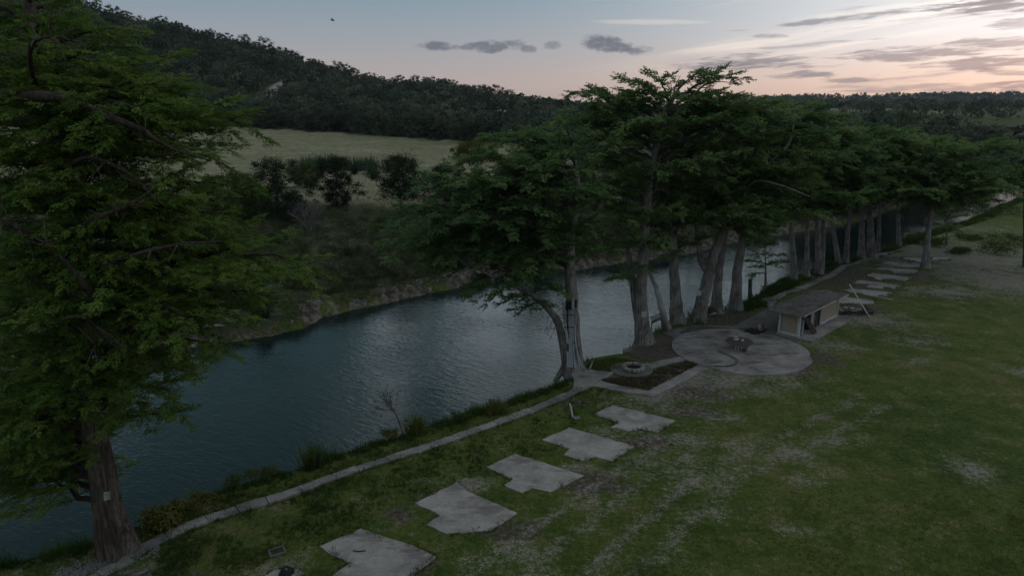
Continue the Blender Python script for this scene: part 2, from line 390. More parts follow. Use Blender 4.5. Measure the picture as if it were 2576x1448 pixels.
def barkmat(name, c0, c1, c2, zs=.12, bs=.9):
    m, t = material(name)
    P = t.objco(); q = t.vm('MULTIPLY', P, (1, 1, zs))
    n1 = t.noise(q, 9, 6, .7); n2 = t.noise(P, .8, 4)
    c = t.ramp(t.m('ADD', t.m('MULTIPLY', n1, .65), t.m('MULTIPLY', n2, .35)), [(.40, c0), (.5, c1), (.61, c2)])
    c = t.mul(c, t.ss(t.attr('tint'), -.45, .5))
    t.out(t.surf(c, .9, t.bump(n1, bs, .08), .15)); return m
M_BARK = barkmat('cypress_bark', (.062, .052, .046), (.155, .134, .124), (.265, .236, .222))
M_BARKL = barkmat('red_cypress_bark', (.034, .024, .019), (.080, .058, .048), (.155, .124, .108))
M_PALE = barkmat('pale_cypress_bark', (.10, .088, .082), (.20, .18, .172), (.31, .285, .275))
M_SAP = barkmat('sapling_bark', (.05, .035, .03), (.11, .08, .07), (.18, .14, .125))
M_TWIG = barkmat('grey_twigs', (.07, .06, .06), (.135, .118, .118), (.20, .18, .182))
M_OAKB = barkmat('oak_bark', (.03, .026, .022), (.07, .06, .052), (.12, .105, .095))
M_GREY = barkmat('dead_wood', (.12, .105, .10), (.24, .215, .205), (.36, .33, .32))
def concmat(name, c0, c1, c2, rings=()):
    m, t = material(name)
    P = t.n('ShaderNodeNewGeometry').outputs['Position']
    n1 = t.noise(P, .55, 6, .65); n2 = t.noise(P, 6, 6, .7); n3 = t.noise(P, 60, 2, .6)
    f = t.m('ADD', t.m('MULTIPLY', n1, .55), t.m('ADD', t.m('MULTIPLY', n2, .3), t.m('MULTIPLY', n3, .15)))
    c = t.ramp(f, [(.34, c0), (.5, c1), (.64, c2)])
    c = t.mix(t.ss(t.noise(t.vm('MULTIPLY', P, (.7, 1.6, 1)), .42, 5, .7), .50, .66), c, c0)
    for (x, y, r, w) in rings:            # burnt rings left by fires and tyres
        d = t.vm('LENGTH', t.vm('MULTIPLY', t.vm('SUBTRACT', P, (x, y, 0)), (1, 1, 0)), None, 1)
        d = t.m('ADD', d, t.m('MULTIPLY', t.m('SUBTRACT', n2, .5), .25))
        k = t.m('SUBTRACT', 1, t.ss(t.m('ABSOLUTE', t.m('SUBTRACT', d, r)), w*.3, w))
        c = t.mix(t.m('MULTIPLY', t.m('MULTIPLY', k, t.ss(n1, .36, .6)), .42), c, (.035, .032, .032))
    c = t.mul(c, t.ss(t.attr('tint'), -.7, .75))
    if True:                              # hairline cracks
        vo = t.n('ShaderNodeTexVoronoi', feature='DISTANCE_TO_EDGE'); t.put(vo.inputs['Vector'], t.vm('ADD', P, t.vm('SCALE', t.noise(P, 1.4, 4, .6, 0, True), .9))); vo.inputs['Scale'].default_value = .42
        c = t.mix(t.m('MULTIPLY', t.m('SUBTRACT', 1, t.ss(vo.outputs['Distance'], .002, .012)), .16), c, (.07, .063, .058))
    t.out(t.surf(c, .88, t.bump(t.m('ADD', n2, t.m('MULTIPLY', n3, .4)), .35, .03), .25)); return m
ring5 = G(1600, 1046); pr1 = G(1712, 889); pr2 = G(1744, 890)
M_SLAB = concmat('pad_concrete', (.165, .142, .130), (.31, .272, .252), (.43, .385, .362), [(ring5[0], ring5[1], 0.95, .42)])
M_PATIO = concmat('patio_concrete', (.095, .082, .076), (.235, .205, .194), (.36, .322, .306), [(pr1[0], pr1[1], .70, .30), (pr2[0], pr2[1], .75, .30)])
M_PATH = concmat('path_concrete', (.13, .113, .106), (.24, .213, .20), (.34, .308, .294))
M_DARKC = concmat('sooty_concrete', (.075, .066, .062), (.135, .12, .116), (.20, .182, .178))
def plain(name, c, rough=.7, var=.25, scale=6, metal=0, spec=.3, bump=.2):
    m, t = material(name)
    P = t.objco(); n1 = t.noise(P, scale, 5, .65); n2 = t.noise(P, scale*.25, 3)
    f = t.m('ADD', t.m('MULTIPLY', n1, .6), t.m('MULTIPLY', n2, .4))
    c = np.array(c); cc = t.ramp(f, [(.3, c*(1-var*1.6)), (.5, c), (.7, np.minimum(c*(1+var), .9))])
    t.out(t.surf(cc, rough, t.bump(n1, bump, .02), spec, metal)); return m
M_WHITE = plain('white_paint', (.42, .41, .40), .6, .18)
M_PVC = plain('white_pipe', (.48, .50, .50), .45, .1)
M_STEEL = plain('galvanised', (.30, .31, .325), .5, .15, metal=.15)
M_TAN = plain('tan_stucco', (.30, .228, .172), .9, .15, 30)
M_ROOF = plain('weathered_roof', (.098, .082, .076), .9, .55, 2.2)
M_DARKW = plain('dark_boards', (.035, .028, .025), .8, .4, 8)
M_REDW = plain('red_brown_boards', (.14, .065, .045), .8, .35, 8)
M_DECK = plain('grey_boards', (.17, .165, .16), .85, .3, 8)
M_RUST = plain('rusty_steel', (.066, .046, .040), .75, .4, 9)
M_STONE = plain('limestone', (.20, .172, .155), .95, .5, 2.5, bump=.9)
M_PEB = plain('river_stones', (.18, .16, .152), .95, .35, 12)
M_BLACK = plain('black_rubber', (.018, .017, .016), .6, .3)
M_HOSE = plain('dark_hose', (.055, .045, .042), .6, .3)
M_CHAR = plain('charred_wood', (.016, .014, .013), .95, .5, 5)
M_GLASS = plain('dark_window', (.02, .022, .025), .2, .1, spec=.5)
M_METROOF = plain('pale_metal_roof', (.22, .25, .275), .45, .08)
M_DIRT = plain('bed_soil', (.070, .054, .042), .95, .5, 3, bump=.8)
M_INK = plain('faded_lettering', (.12, .115, .13), .7, .1)
# ------------------------------------------------------------------ foliage tools
def spray_tpl(pairs, seed, wid, ll=.42):
    r = np.random.default_rng(seed); out = []
    for q in range(pairs+1):
        tt = (q+.4)/(pairs+.4); 
        for sgn in ((-1, 1) if q < pairs else (0,)):
            L = (ll-.52*ll*tt)*r.uniform(.8, 1.2); ang = sgn*R(r.uniform(38, 62)); w = wid*r.uniform(.8, 1.2)*(1-.3*tt)
            b = np.array([tt*.9, 0, -.16*tt*tt+r.normal(0, .03)])
            d = np.array([math.cos(ang), math.sin(ang), r.normal(-.12, .28)]); d /= np.linalg.norm(d)
            s_ = nrm(np.cross(d, np.array([r.normal(0, .35), r.normal(0, .35), 1.])))
            out.append([b, b+d*L*.5+s_*w, b+d*L, b+d*L*.5-s_*w])
    return np.array(out)
TPL_F = [spray_tpl(11, s, .052, .36) for s in range(8)]
TPL_M = [spray_tpl(7, 50+s, .095, .38) for s in range(6)]
class Sprays:
    def __init__(s): s.o = []; s.d = []; s.L = []; s.t = []
    def put(s, o, d, L, t): s.o.append(o); s.d.append(d); s.L.append(L); s.t.append(t)
    def emit(s, mb, tpls, seed=0):
        if not s.o: return
        r = np.random.default_rng(seed)
        o = np.concatenate(s.o); d = nrm(np.concatenate(s.d)); L = np.concatenate(s.L); tn = np.concatenate(s.t)
        up = nrm(np.array([0, 0, 1.])+r.normal(0, .28, (len(o), 3)))
        y = nrm(np.cross(up, d)); z = np.cross(d, y); k = r.integers(0, len(tpls), len(o))
        for q, T in enumerate(tpls):
            s_ = k == q; n = s_.sum()
            if not n: continue
            V = o[s_][:, None, None]+L[s_][:, None, None, None]*(T[None, ..., 0:1]*d[s_][:, None, None]+T[None, ..., 1:2]*y[s_][:, None, None]+T[None, ..., 2:3]*z[s_][:, None, None])
            m = T.shape[0]
            tt = np.repeat(tn[s_], m*4)+np.repeat(r.normal(0, .12, n*m), 4)
            mb.add(V.reshape(-1, 3), np.arange(n*m*4).reshape(-1, 4), tt)
def limb(wood, sp, r, P0, P1, r0, lift, size, dens=1.6, start=.2, wl=.42, droop=.16, tips=True):
    P0, P1 = np.asarray(P0, float), np.asarray(P1, float); D = P1-P0; L = np.linalg.norm(D)
    ctrl = P0+D*.45+np.array([0, 0, lift])+r.normal(0, .04*L, 3)
    tt = np.linspace(0, 1, 9)[:, None]
    Pth = (1-tt)**2*P0+2*tt*(1-tt)*ctrl+tt*tt*P1
    Pth[1:-1] += r.normal(0, .018*L, (7, 3))
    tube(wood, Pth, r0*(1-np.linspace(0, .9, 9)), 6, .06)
    n = max(3, int(L*(1-start)/.6*dens))
    base_t = r.uniform(-.2, .4)
    for q in range(n):
        f = start+(1-start)*(q+r.uniform(.2, .8))/n
        p = np.array([np.interp(f*8, np.arange(9), Pth[:, c_]) for c_ in range(3)])
        tg = nrm(Pth[min(8, int(f*8)+1)]-Pth[int(f*8)]) if int(f*8) < 8 else nrm(Pth[8]-Pth[7])
        sd = nrm(np.cross(tg, [0, 0, 1])); sg = 1 if q % 2 else -1
        l = (wl*L*(1.15-.75*f)+.5)*r.uniform(.55, 1.2)
        l = min(l, 3.6)
        d = nrm(tg*r.uniform(.35, .9)+sd*sg*r.uniform(.6, 1)+np.array([0, 0, r.normal(.12, .22)]))
        m = max(2, int(l/(.34*size)))
        s_ = np.linspace(.12, 1, m)
        tp = p+d*l*s_[:, None]+np.array([0, 0, -droop])*l*(s_[:, None]**2)
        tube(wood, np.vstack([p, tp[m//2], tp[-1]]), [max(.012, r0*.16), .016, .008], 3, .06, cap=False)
        sdir = nrm(np.cross(d, [0, 0, 1]))
        for sg2 in (-1, 1):
            dd = nrm(d*r.uniform(.5, 1, (m, 1))+sdir*sg2*r.uniform(.5, .9, (m, 1))+np.array([0, 0, 1])*r.normal(-.02, .24, (m, 1)))
            sp.put(tp+r.normal(0, .07, (m, 3)), dd, size*r.uniform(.65, 1.15, m), np.full(m, .5+base_t*.5+r.normal(0, .1)))
        sp.put(tp[-1:], d[None]+r.normal(0, .1, (1, 3)), np.array([size]), np.array([.6+base_t*.5]))
    if tips: sp.put(Pth[-1:], (Pth[-1:]-Pth[-2:-1]), np.array([size*1.1]), np.array([.65]))
def flute(seed, amp, fh):
    r = np.random.default_rng(seed); ph = r.uniform(0, 6.28, 3); kk = r.integers(4, 8)
    return lambda f, a: 1+np.exp(-f/fh)[:, None]*amp*(.6*np.cos(kk*a+ph[0])+.4*np.cos(3*a+ph[1]))[None, :]+.04*np.cos(11*a+ph[2])[None, :]
def trunk(mb, pts, r0, r1=None, n=26, k=18, seed=0, flare=.75, fl=1.3, amp=.2):
    P = smooth_path(pts, n); s_ = np.concatenate([[0], np.cumsum(np.linalg.norm(np.diff(P, axis=0), axis=1))]); f = s_/s_[-1]
    r1 = r0*.12 if r1 is None else r1
    rad = r1+(r0-r1)*(1-f)**.8+r0*flare*np.exp(-s_/fl)
    if k > 9: P[1:] += np.random.default_rng(seed).normal(0, r0*.06, (n-1, 3))*np.array([1, 1, 0])
    tube(mb, P, rad, k, flute=flute(seed, amp, fl*1.3/s_[-1]) if k > 9 else None)
    return P, rad
def at(P, z):
    q = np.argmin(np.abs(P[:, 2]-z)); return P[q]
def cypress(name, label, pts, r0, limbs=(), auto=None, size=.85, tpl=TPL_M, seed=1, group='bald cypresses along the bank', mat=None, bark=None, extra=None, flare=.75, dead=0, r1=None, fl=1.3, amp=.2, kk=18):
    r = np.random.default_rng(seed); pts = np.asarray(pts, float); base = pts[0].copy()
    wood, sp, crown = MB(), Sprays(), MB()
    pts = pts.copy(); pts[0, 2] -= .5
    P, rad = trunk(wood, pts, r0, r1, seed=seed, flare=flare, fl=fl, amp=amp, k=kk, n=40 if kk > 18 else 26)
    for tgt, dz, *rest in limbs:
        tgt = np.asarray(tgt, float); s0 = at(P, max(tgt[2]-dz, base[2]+2))
        L = np.linalg.norm(tgt-s0); limb(wood, sp, r, s0, tgt, .05+.018*L, (rest[0] if rest else .12)*L, size)
    if auto:
        zb, zt, Rm, n, prof = auto; az = r.uniform(0, 6.28)
        top = P[-1]
        for q in range(n):
            f = (q+r.uniform(.1, .9))/n; z = zb+(zt-zb)*f; az += 2.4+r.normal(0, .3)
            rr_ = Rm*np.interp(f, [0, .3, .6, .85, 1], prof)*r.uniform(.7, 1.15)
            s0 = at(P, z-.28*rr_); 
            tgt = np.array([s0[0]+math.cos(az)*rr_, s0[1]+math.sin(az)*rr_, z+r.normal(0, .5)])
            limb(wood, sp, r, s0, tgt, .05+.018*rr_, .1*rr_, size)
    for q in range(dead):
        az = r.uniform(0, 6.28); z = r.uniform(.35, .9)*P[-1][2]; s0 = at(P, z); L = r.uniform(1.5, 4)
        e = s0+np.array([math.cos(az), math.sin(az), r.uniform(0, .5)])*L
        tube(wood, smooth_path([s0, (s0+e)/2+r.normal(0, .2, 3), e], 6), np.linspace(.06, .01, 6), 4)
        for w in range(3):
            m_ = s0+(e-s0)*r.uniform(.5, 1); tube(wood, [m_, m_+r.normal(0, .5, 3)], [.02, .005], 3)
    if extra: extra(wood, sp, r, P)
    sp.emit(crown, tpl, seed)
    o = thing(name, label, 'tree', base, group)
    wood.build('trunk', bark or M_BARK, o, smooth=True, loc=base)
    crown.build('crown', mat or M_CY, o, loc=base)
    return o
def leaves(mb, C, rad, n, size, r, tint=.5, jit=.14, asp=.55):
    d = nrm(r.normal(0, 1, (n, 3))); rr = np.abs(r.normal(.62, .34, n))
    p = np.asarray(C)+d*rr[:, None]*np.asarray(rad)
    nn_ = nrm(d*.6+r.normal(0, .6, (n, 3))+np.array([0, 0, .35])); a = nrm(np.cross(nn_, r.normal(0, 1, (n, 3)))); b = np.cross(nn_, a)
    s_ = size*r.uniform(.6, 1.3, (n, 1))
    V = np.stack([p-a*s_, p+b*s_*asp, p+a*s_, p-b*s_*asp], 1)
    mb.add(V.reshape(-1, 3), np.arange(n*4).reshape(-1, 4), np.repeat(tint+r.normal(0, jit, n), 4))
def oak(name, base, h, rad, seed, label=None, cat='tree', group=None, mat=None, n=5200, size=.2, th=.3, clumps=26, parts=True, tr=None, low=.32):
    n = int(n*(1.5 if parts else 1))
    r = np.random.default_rng(seed); wood, crown = MB(), MB(); base = np.asarray(base, float)
    tr = tr or h*.028
    top = base+np.array([r.normal(0, .05*h), r.normal(0, .05*h), h*.75])
    fork = base+np.array([r.normal(0, .03*h), 0, h*th])
    tube(wood, smooth_path([base-[0, 0, .3], base+[0, 0, .1], fork, top], 8), [tr*1.5, tr*1.15, tr, tr*.9, tr*.7, tr*.5, tr*.35, tr*.15], 7)
    for q in range(clumps):
        az = q*2.4+r.normal(0, .3); f = (q+.5)/clumps; z = h*(low+(.93-low)*f)
        prof = math.sqrt(max(.05, 1-((f-.42)/.62)**2))
        rr_ = rad*prof*r.uniform(.4, 1.15)*(.5 if q % 4 == 0 else 1)
        c = base+np.array([math.cos(az)*rr_, math.sin(az)*rr_, z])
        cr = rad*r.uniform(.15, .36)
        leaves(crown, c, (cr, cr, cr*.7), n//clumps, size, r, .45+r.normal(0, .14))
        if q % 2 == 0: tube(wood, smooth_path([fork+(top-fork)*f*.8, (fork+c)/2+[0, 0, .05*h], c], 5), np.linspace(tr*.45, .02, 5), 4, cap=False)
    if parts:
        o = thing(name, label, cat, base, group)
        wood.build('trunk', M_OAKB, o, smooth=True, loc=base); crown.build('crown', mat or M_OAK, o, loc=base); return o
    both = MB(); both.V, both.T, both.n = crown.V+wood.V, crown.T+wood.T, crown.n+wood.n
    both.F3 = [f+crown.n for f in wood.F3]; both.F4 = crown.F4+[f+crown.n for f in wood.F4]
    both.m3 = [np.full(len(f), 1) for f in wood.F3]; both.m4 = [np.zeros(len(f)) for f in crown.F4]+[np.full(len(f), 1) for f in wood.F4]
    return tag(both.build(name, [mat or M_WOOD, M_OAKB], loc=base), label, cat, group)
def bare(mb, p, d, L, rad, lev, r, spread=.55, k=4):
    n = 5; P = [np.asarray(p, float)]; dd = nrm(d)
    for q in range(n): dd = nrm(dd+r.normal(0, .09, 3)+[0, 0, .03]); P.append(P[-1]+dd*L/n)
    P = np.array(P); tube(mb, P, np.linspace(rad, rad*.45, n+1), k if lev > 1 else 3, cap=False)
    if lev == 0: return
    for q in range(r.integers(3, 6)):
        i_ = r.integers(2, n+1); a = nrm(dd+r.normal(0, spread, 3)); bare(mb, P[i_], a, L*r.uniform(.5, .75), rad*.42, lev-1, r, spread, k)
# ------------------------------------------------------------------ sky and light
w = bpy.data.worlds.new('World'); sc.world = w; w.use_nodes = True
t = NT(w.node_tree)
D = t.n('ShaderNodeTexCoord').outputs['Generated']
sx = t.n('ShaderNodeSeparateXYZ'); t.put(sx.inputs[0], D); x, y, z = sx.outputs
deg = 180/math.pi
AZ = t.m('MULTIPLY', t.m('ARCTAN2', x, y), deg); EL = t.m('MULTIPLY', t.m('ARCSINE', z), deg)
def ang(px, py):
    d = ray(px, py); n = math.sqrt(sum(v*v for v in d)); return math.degrees(math.atan2(d[0], d[1])), math.degrees(math.asin(d[2]/n))
ff = t.m('DIVIDE', t.m('MAXIMUM', EL, 0), 90)
base = t.ramp(ff, [(0, (.385, .312, .285)), (.022, (.36, .315, .31)), (.055, (.275, .288, .318)), (.095, (.178, .25, .312)), (.15, (.30, .40, .48)), (.23, (.35, .50, .62)), (.4, (.33, .455, .57)), (.6, (.40, .43, .46)), (1, (.44, .43, .44))])
SAZ = 43.0
daz = t.m('SUBTRACT', AZ, SAZ)
def gauss(v, s_): q = t.m('DIVIDE', v, s_); return t.m('EXPONENT', t.m('MULTIPLY', t.m('MULTIPLY', q, q), -1))
glow = t.m('MULTIPLY', gauss(daz, 24), gauss(t.m('SUBTRACT', EL, 7), 11))
pink = t.m('MULTIPLY', gauss(t.m('SUBTRACT', AZ, 30), 26), gauss(t.m('SUBTRACT', EL, 1.8), 2.4))
east = t.ss(t.m('COSINE', t.m('MULTIPLY', daz, 1/deg)), -1, .8)
sky = t.mix(1, base, t.mix(east, (.72, .80, .88), (1, 1, 1)), 'MULTIPLY')
def addc(c, f, k): return t.mix(f, c, t.mix(1, c, k, 'ADD'))
sky = addc(sky, glow, t.mix(t.ss(EL, .3, 5.5), (.52, .335, .195), (.62, .575, .54))); sky = addc(sky, pink, (.06, .02, .0))
# thin streaks: layers of dark and lit cloud lying nearly level, fanning from the south west
cv = t.n('ShaderNodeCombineXYZ'); slope = -.085
t.put(cv.inputs[0], t.m('MULTIPLY', AZ, .05)); t.put(cv.inputs[1], t.m('MULTIPLY', t.m('ADD', EL, t.m('MULTIPLY', AZ, slope)), .62))
s1 = t.noise(cv.outputs[0], 2.1, 8, .62, .4); 
cv2 = t.n('ShaderNodeCombineXYZ'); t.put(cv2.inputs[0], t.m('MULTIPLY', AZ, .035)); t.put(cv2.inputs[1], t.m('MULTIPLY', t.m('ADD', EL, t.m('MULTIPLY', AZ, -.13)), .5)); cv2.inputs[2].default_value = 4
s2 = t.noise(cv2.outputs[0], 1.2, 5, .55, .3)
side = t.ss(AZ, 2, 24)
lit = t.m('MULTIPLY', t.ss(s2, .50, .68), t.m('MULTIPLY', side, t.ss(EL, .5, 4)))
sky = addc(sky, lit, (.16, .115, .075))
dk = t.m('MULTIPLY', t.ss(s1, .54, .70), t.m('MULTIPLY', t.ss(AZ, 8, 30), .5))
dk = t.m('MULTIPLY', dk, t.ss(EL, -.5, 1))
greyc = t.mix(glow, (.118, .135, .175), (.235, .222, .255))
sky = t.mix(dk, sky, greyc)
wv = t.n('ShaderNodeCombineXYZ'); t.put(wv.inputs[0], AZ); t.put(wv.inputs[1], t.m('MULTIPLY', EL, 1.8))
wn = t.m('SUBTRACT', t.noise(wv.outputs[0], .9, 6, .62), .5)
wv2 = t.n('ShaderNodeCombineXYZ'); t.put(wv2.inputs[0], t.m('MULTIPLY', AZ, .42)); t.put(wv2.inputs[1], t.m('MULTIPLY', t.m('ADD', EL, t.m('MULTIPLY', AZ, -.045)), 3.6))
ws = t.m('SUBTRACT', t.noise(wv2.outputs[0], .9, 7, .62, .3), .5)
clouds = [(1100, 116, 46, 9, 0, .95), (1180, 119, 18, 9, 0, .8), (1234, 118, 40, 13, 0, .95), (1300, 114, 22, 11, 0, .7), (1328, 124, 16, 8, 0, .7), (1390, 115, 22, 9, 0, .6), (1510, 108, 40, 18, 0, 1), (1552, 118, 36, 13, 0, 1), (1606, 126, 30, 9, 0, .85),
          (1890, 157, 120, 16, -.03, .75), (1790, 167, 90, 7, -.03, .6), (2025, 188, 65, 8, -.05, .8), (2130, 200, 70, 6, -.06, .7), (2290, 138, 170, 14, -.05, .75), (2470, 160, 150, 14, -.07, .75), (2520, 108, 150, 13, 0, .65), (2510, 14, 160, 14, -.08, .85), (2180, 40, 260, 7, -.13, .7), (2400, 222, 260, 11, -.02, .55), (2560, 220, 60, 14, 0, .6), (2540, 182, 80, 7, .03, .6), (1935, 91, 40, 5, 0, .5), (2560, 60, 60, 10, -.05, .5), (2050, 112, 120, 4, -.09, .4)]
for (px, py, rx, ry, sl, op) in clouds:
    a0, e0 = ang(px, py); a1, e1 = ang(px+rx, py); _, e2 = ang(px, py-ry); ra = a1-a0; re = e2-e0
    dx = t.m('DIVIDE', t.m('SUBTRACT', AZ, a0), ra*1.25); slp = (e1-e0)/(a1-a0)-sl*(1 if True else 0)
    ey = t.m('DIVIDE', t.m('SUBTRACT', EL, t.m('ADD', e0, t.m('MULTIPLY', t.m('SUBTRACT', AZ, a0), slp))), re*1.3)
    rr = t.m('ADD', t.m('MULTIPLY', dx, dx), t.m('MULTIPLY', ey, ey))
    rr = t.m('ADD', rr, t.m('MULTIPLY', wn if rx < 60 else ws, 3.6 if rx < 60 else 6.0))
    k = t.m('MULTIPLY', t.m('SUBTRACT', 1, t.ss(rr, .0, 1.3)), op)
    sky = t.mix(k, sky, greyc)
for (px, py, rx, ry, sl) in [(1640, 56, 150, 7, 0), (1830, 118, 150, 9, .12), (2250, 20, 260, 10, .13)]:
    a0, e0 = ang(px, py); a1, e1 = ang(px+rx, py); _, e2 = ang(px, py-ry)
    dx = t.m('DIVIDE', t.m('SUBTRACT', AZ, a0), a1-a0); slp = (e1-e0)/(a1-a0)+sl
    ey = t.m('DIVIDE', t.m('SUBTRACT', EL, t.m('ADD', e0, t.m('MULTIPLY', t.m('SUBTRACT', AZ, a0), slp))), e2-e0)
    rr = t.m('ADD', t.m('MULTIPLY', dx, dx), t.m('MULTIPLY', ey, ey)); rr = t.m('ADD', rr, t.m('MULTIPLY', wn, 1.2))
    sky = addc(sky, t.m('MULTIPLY', t.m('SUBTRACT', 1, t.ss(rr, .0, 1.6)), .75), (.15, .115, .08))
# unseen high sky: noise plus added bright and dark blobs shaping the river's reflections
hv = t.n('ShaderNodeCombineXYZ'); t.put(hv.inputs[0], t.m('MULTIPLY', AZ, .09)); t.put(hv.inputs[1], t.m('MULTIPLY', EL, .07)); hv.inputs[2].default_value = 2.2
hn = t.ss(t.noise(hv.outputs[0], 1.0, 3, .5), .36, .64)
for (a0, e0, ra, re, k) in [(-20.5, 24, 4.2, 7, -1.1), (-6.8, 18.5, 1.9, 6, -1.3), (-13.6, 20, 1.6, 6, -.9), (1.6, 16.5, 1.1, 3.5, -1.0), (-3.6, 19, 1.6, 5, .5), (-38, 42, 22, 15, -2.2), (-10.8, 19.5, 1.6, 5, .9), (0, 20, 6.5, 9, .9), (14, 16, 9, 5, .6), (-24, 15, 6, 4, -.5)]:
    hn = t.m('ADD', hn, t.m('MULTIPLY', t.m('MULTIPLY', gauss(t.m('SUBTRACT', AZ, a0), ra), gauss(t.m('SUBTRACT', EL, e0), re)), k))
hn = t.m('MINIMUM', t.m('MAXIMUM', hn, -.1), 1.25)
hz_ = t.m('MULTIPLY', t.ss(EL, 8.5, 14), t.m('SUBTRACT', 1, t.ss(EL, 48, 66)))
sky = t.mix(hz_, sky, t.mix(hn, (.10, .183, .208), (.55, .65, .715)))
sky = t.mix(t.ss(EL, -8, -1), (.05, .045, .045), sky)
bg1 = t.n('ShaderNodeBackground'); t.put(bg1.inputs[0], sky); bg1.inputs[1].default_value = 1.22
ns = t.n('ShaderNodeTexSky', sky_type='NISHITA'); ns.sun_disc = False; ns.sun_elevation = R(1.0); ns.sun_rotation = R(SAZ); ns.air_density = 1.2; ns.dust_density = 1.5; ns.ozone_density = 2
bg2 = t.n('ShaderNodeBackground'); t.put(bg2.inputs[0], ns.outputs[0]); bg2.inputs[1].default_value = 0.02
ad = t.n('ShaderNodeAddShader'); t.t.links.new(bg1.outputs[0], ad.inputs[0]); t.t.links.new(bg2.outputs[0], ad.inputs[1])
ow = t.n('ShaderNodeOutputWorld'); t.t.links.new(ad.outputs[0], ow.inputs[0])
sl = bpy.data.lights.new('afterglow', 'SUN'); sl.energy = .12; sl.angle = R(40); sl.color = (1, .72, .6)
so = bpy.data.objects.new('afterglow', sl); col.objects.link(so); sc.cycles.max_bounces = 5; sc.cycles.diffuse_bounces = 2; sc.cycles.glossy_bounces = 2; sc.cycles.transmission_bounces = 2
so.rotation_euler = (R(82), 0, R(180-SAZ))
# ------------------------------------------------------------------ paths and slabs
def ribbon(mb, P, wd, z0, z1, seed=0, seg=1.6):
    r = np.random.default_rng(seed); P = smooth_path(P, max(8, len(P)*5)); d_ = np.concatenate([[0], np.cumsum(np.linalg.norm(np.diff(P, axis=0), axis=1))])
    a = 0.
    while a < d_[-1]-.3:
        l = seg*r.uniform(.8, 1.3); ts = np.linspace(a, min(a+l-.035, d_[-1]), 5); Q = np.column_stack([np.interp(ts, d_, P[:, k]) for k in range(2)])
        T_ = nrm(np.gradient(Q, axis=0)); Nn = np.column_stack([-T_[:, 1], T_[:, 0]]); w_ = wd*r.uniform(.94, 1.05)
        L, R_ = Q+Nn*(w_/2+r.normal(0, .02, (5, 1))), Q-Nn*(w_/2+r.normal(0, .03, (5, 1))); n = 5
        zz = z1+r.normal(0, .018)+np.linspace(0, r.normal(0, .02), 5); zb = np.full(n, z0); tl_ = r.normal(0, .012)
        V = np.vstack([np.column_stack([L, zz+tl_]), np.column_stack([R_, zz-tl_]), np.column_stack([L, zb]), np.column_stack([R_, zb])])
        q = np.arange(n-1); tn = r.uniform(.2, .8)
        for u_, v_ in ((0, 1), (1, 3), (3, 2), (2, 0)): mb.add(V, np.stack([u_*n+q, v_*n+q, v_*n+q+1, u_*n+q+1], -1), tn)
        mb.add(V, [[0, n, 3*n, 2*n], [n-1, 2*n-1, 4*n-1, 3*n-1]], tn); a += l
P1 = [G(*p, .1) for p in [(150, 1500), (300, 1417), (380, 1366), (480, 1318), (600, 1277), (740, 1236), (870, 1187), (990, 1148), (1130, 1103), (1250, 1061), (1350, 1024), (1420, 994), (1450, 980)]]
P2 = [G(*c8c(*p), .1) for p in [(735, 700), (715, 640), (760, 590), (860, 530), (960, 495), (1100, 450), (1200, 408), (1300, 362), (1420, 312), (1500, 268), (1545, 222), (1620, 185), (1750, 155), (1850, 120), (1960, 76), (2100, 36), (2260, 6)]]
mb = MB(); ribbon(mb, P1, .72, -.4, .11, 1); tag(mb.build('footpath', M_PATH), kind='structure')
mb = MB(); ribbon(mb, P2, .85, -.4, .11, 2); tag(mb.build('footpath', M_PATH), kind='structure')
excl = []
def slab(pts, label, z=.06, seed=0, mat=None, amp=.016, group='concrete camping pads in the lawn'):
    P = np.array([G(px, py, z)[:2] for px, py in pts]); excl.append(P); mb = MB(); prism(mb, rough_edge(P, .4, amp, seed), -.12, z); b = P.mean(0)
    o = mb.build('concrete_pad', mat or M_SLAB, loc=(b[0], b[1], 0)); return tag(o, label, 'concrete pad', group)
s_ = lambda L: [c4(*p) for p in L]
slab(s_([(130, 1100), (255, 1045), (390, 985), (560, 1045), (720, 1090), (880, 1165), (790, 1240), (700, 1310), (560, 1420), (330, 1380), (205, 1288), (320, 1212), (235, 1165)]), 'large pale concrete pad cut off by the bottom of the photo', seed=1, amp=.035)
slab(s_([(740, 820), (950, 722), (1010, 690), (1080, 745), (1180, 790), (1290, 835), (1400, 885), (1310, 950), (1220, 1000), (1130, 1003), (940, 1016), (820, 962), (905, 905)]), 'pebble strewn concrete pad with grass closing over its ragged edges', seed=2, amp=.04)
slab(s_([(1200, 590), (1385, 505), (1600, 572), (1830, 645), (1620, 750), (1500, 725), (1430, 755), (1315, 706), (1372, 668)]), 'middle concrete pad of five with grass tuft on its lower edge', seed=3)
slab(s_([(1558, 415), (1735, 335), (2160, 455), (2012, 550), (1900, 522), (1830, 552), (1700, 512), (1742, 470)]), 'stepped L shaped concrete pad below the one with the ring stain', seed=4)
slab(s_([(1890, 250), (2015, 190), (2420, 290), (2310, 366), (2195, 346), (2120, 360), (2005, 335), (2055, 303)]), 'concrete pad with a dark ring stain near its middle', seed=5)
f8 = lambda L: [c8(*p) for p in L]
slab(f8([(815, 640), (1060, 665), (1030, 690), (990, 700), (815, 688)]), 'undermined concrete pad just behind the shed with dark gap below', z=.2, seed=6)
slab(f8([(830, 600), (870, 555), (1160, 585), (1172, 615), (1110, 628), (830, 612)]), 'concrete pad crossed by the leaning white pole', seed=7, amp=.03)
slab(f8([(860, 495), (950, 478), (1345, 515), (1290, 548), (1100, 540)]), 'concrete pad beside the white pipe lying on the grass', seed=8, amp=.03)
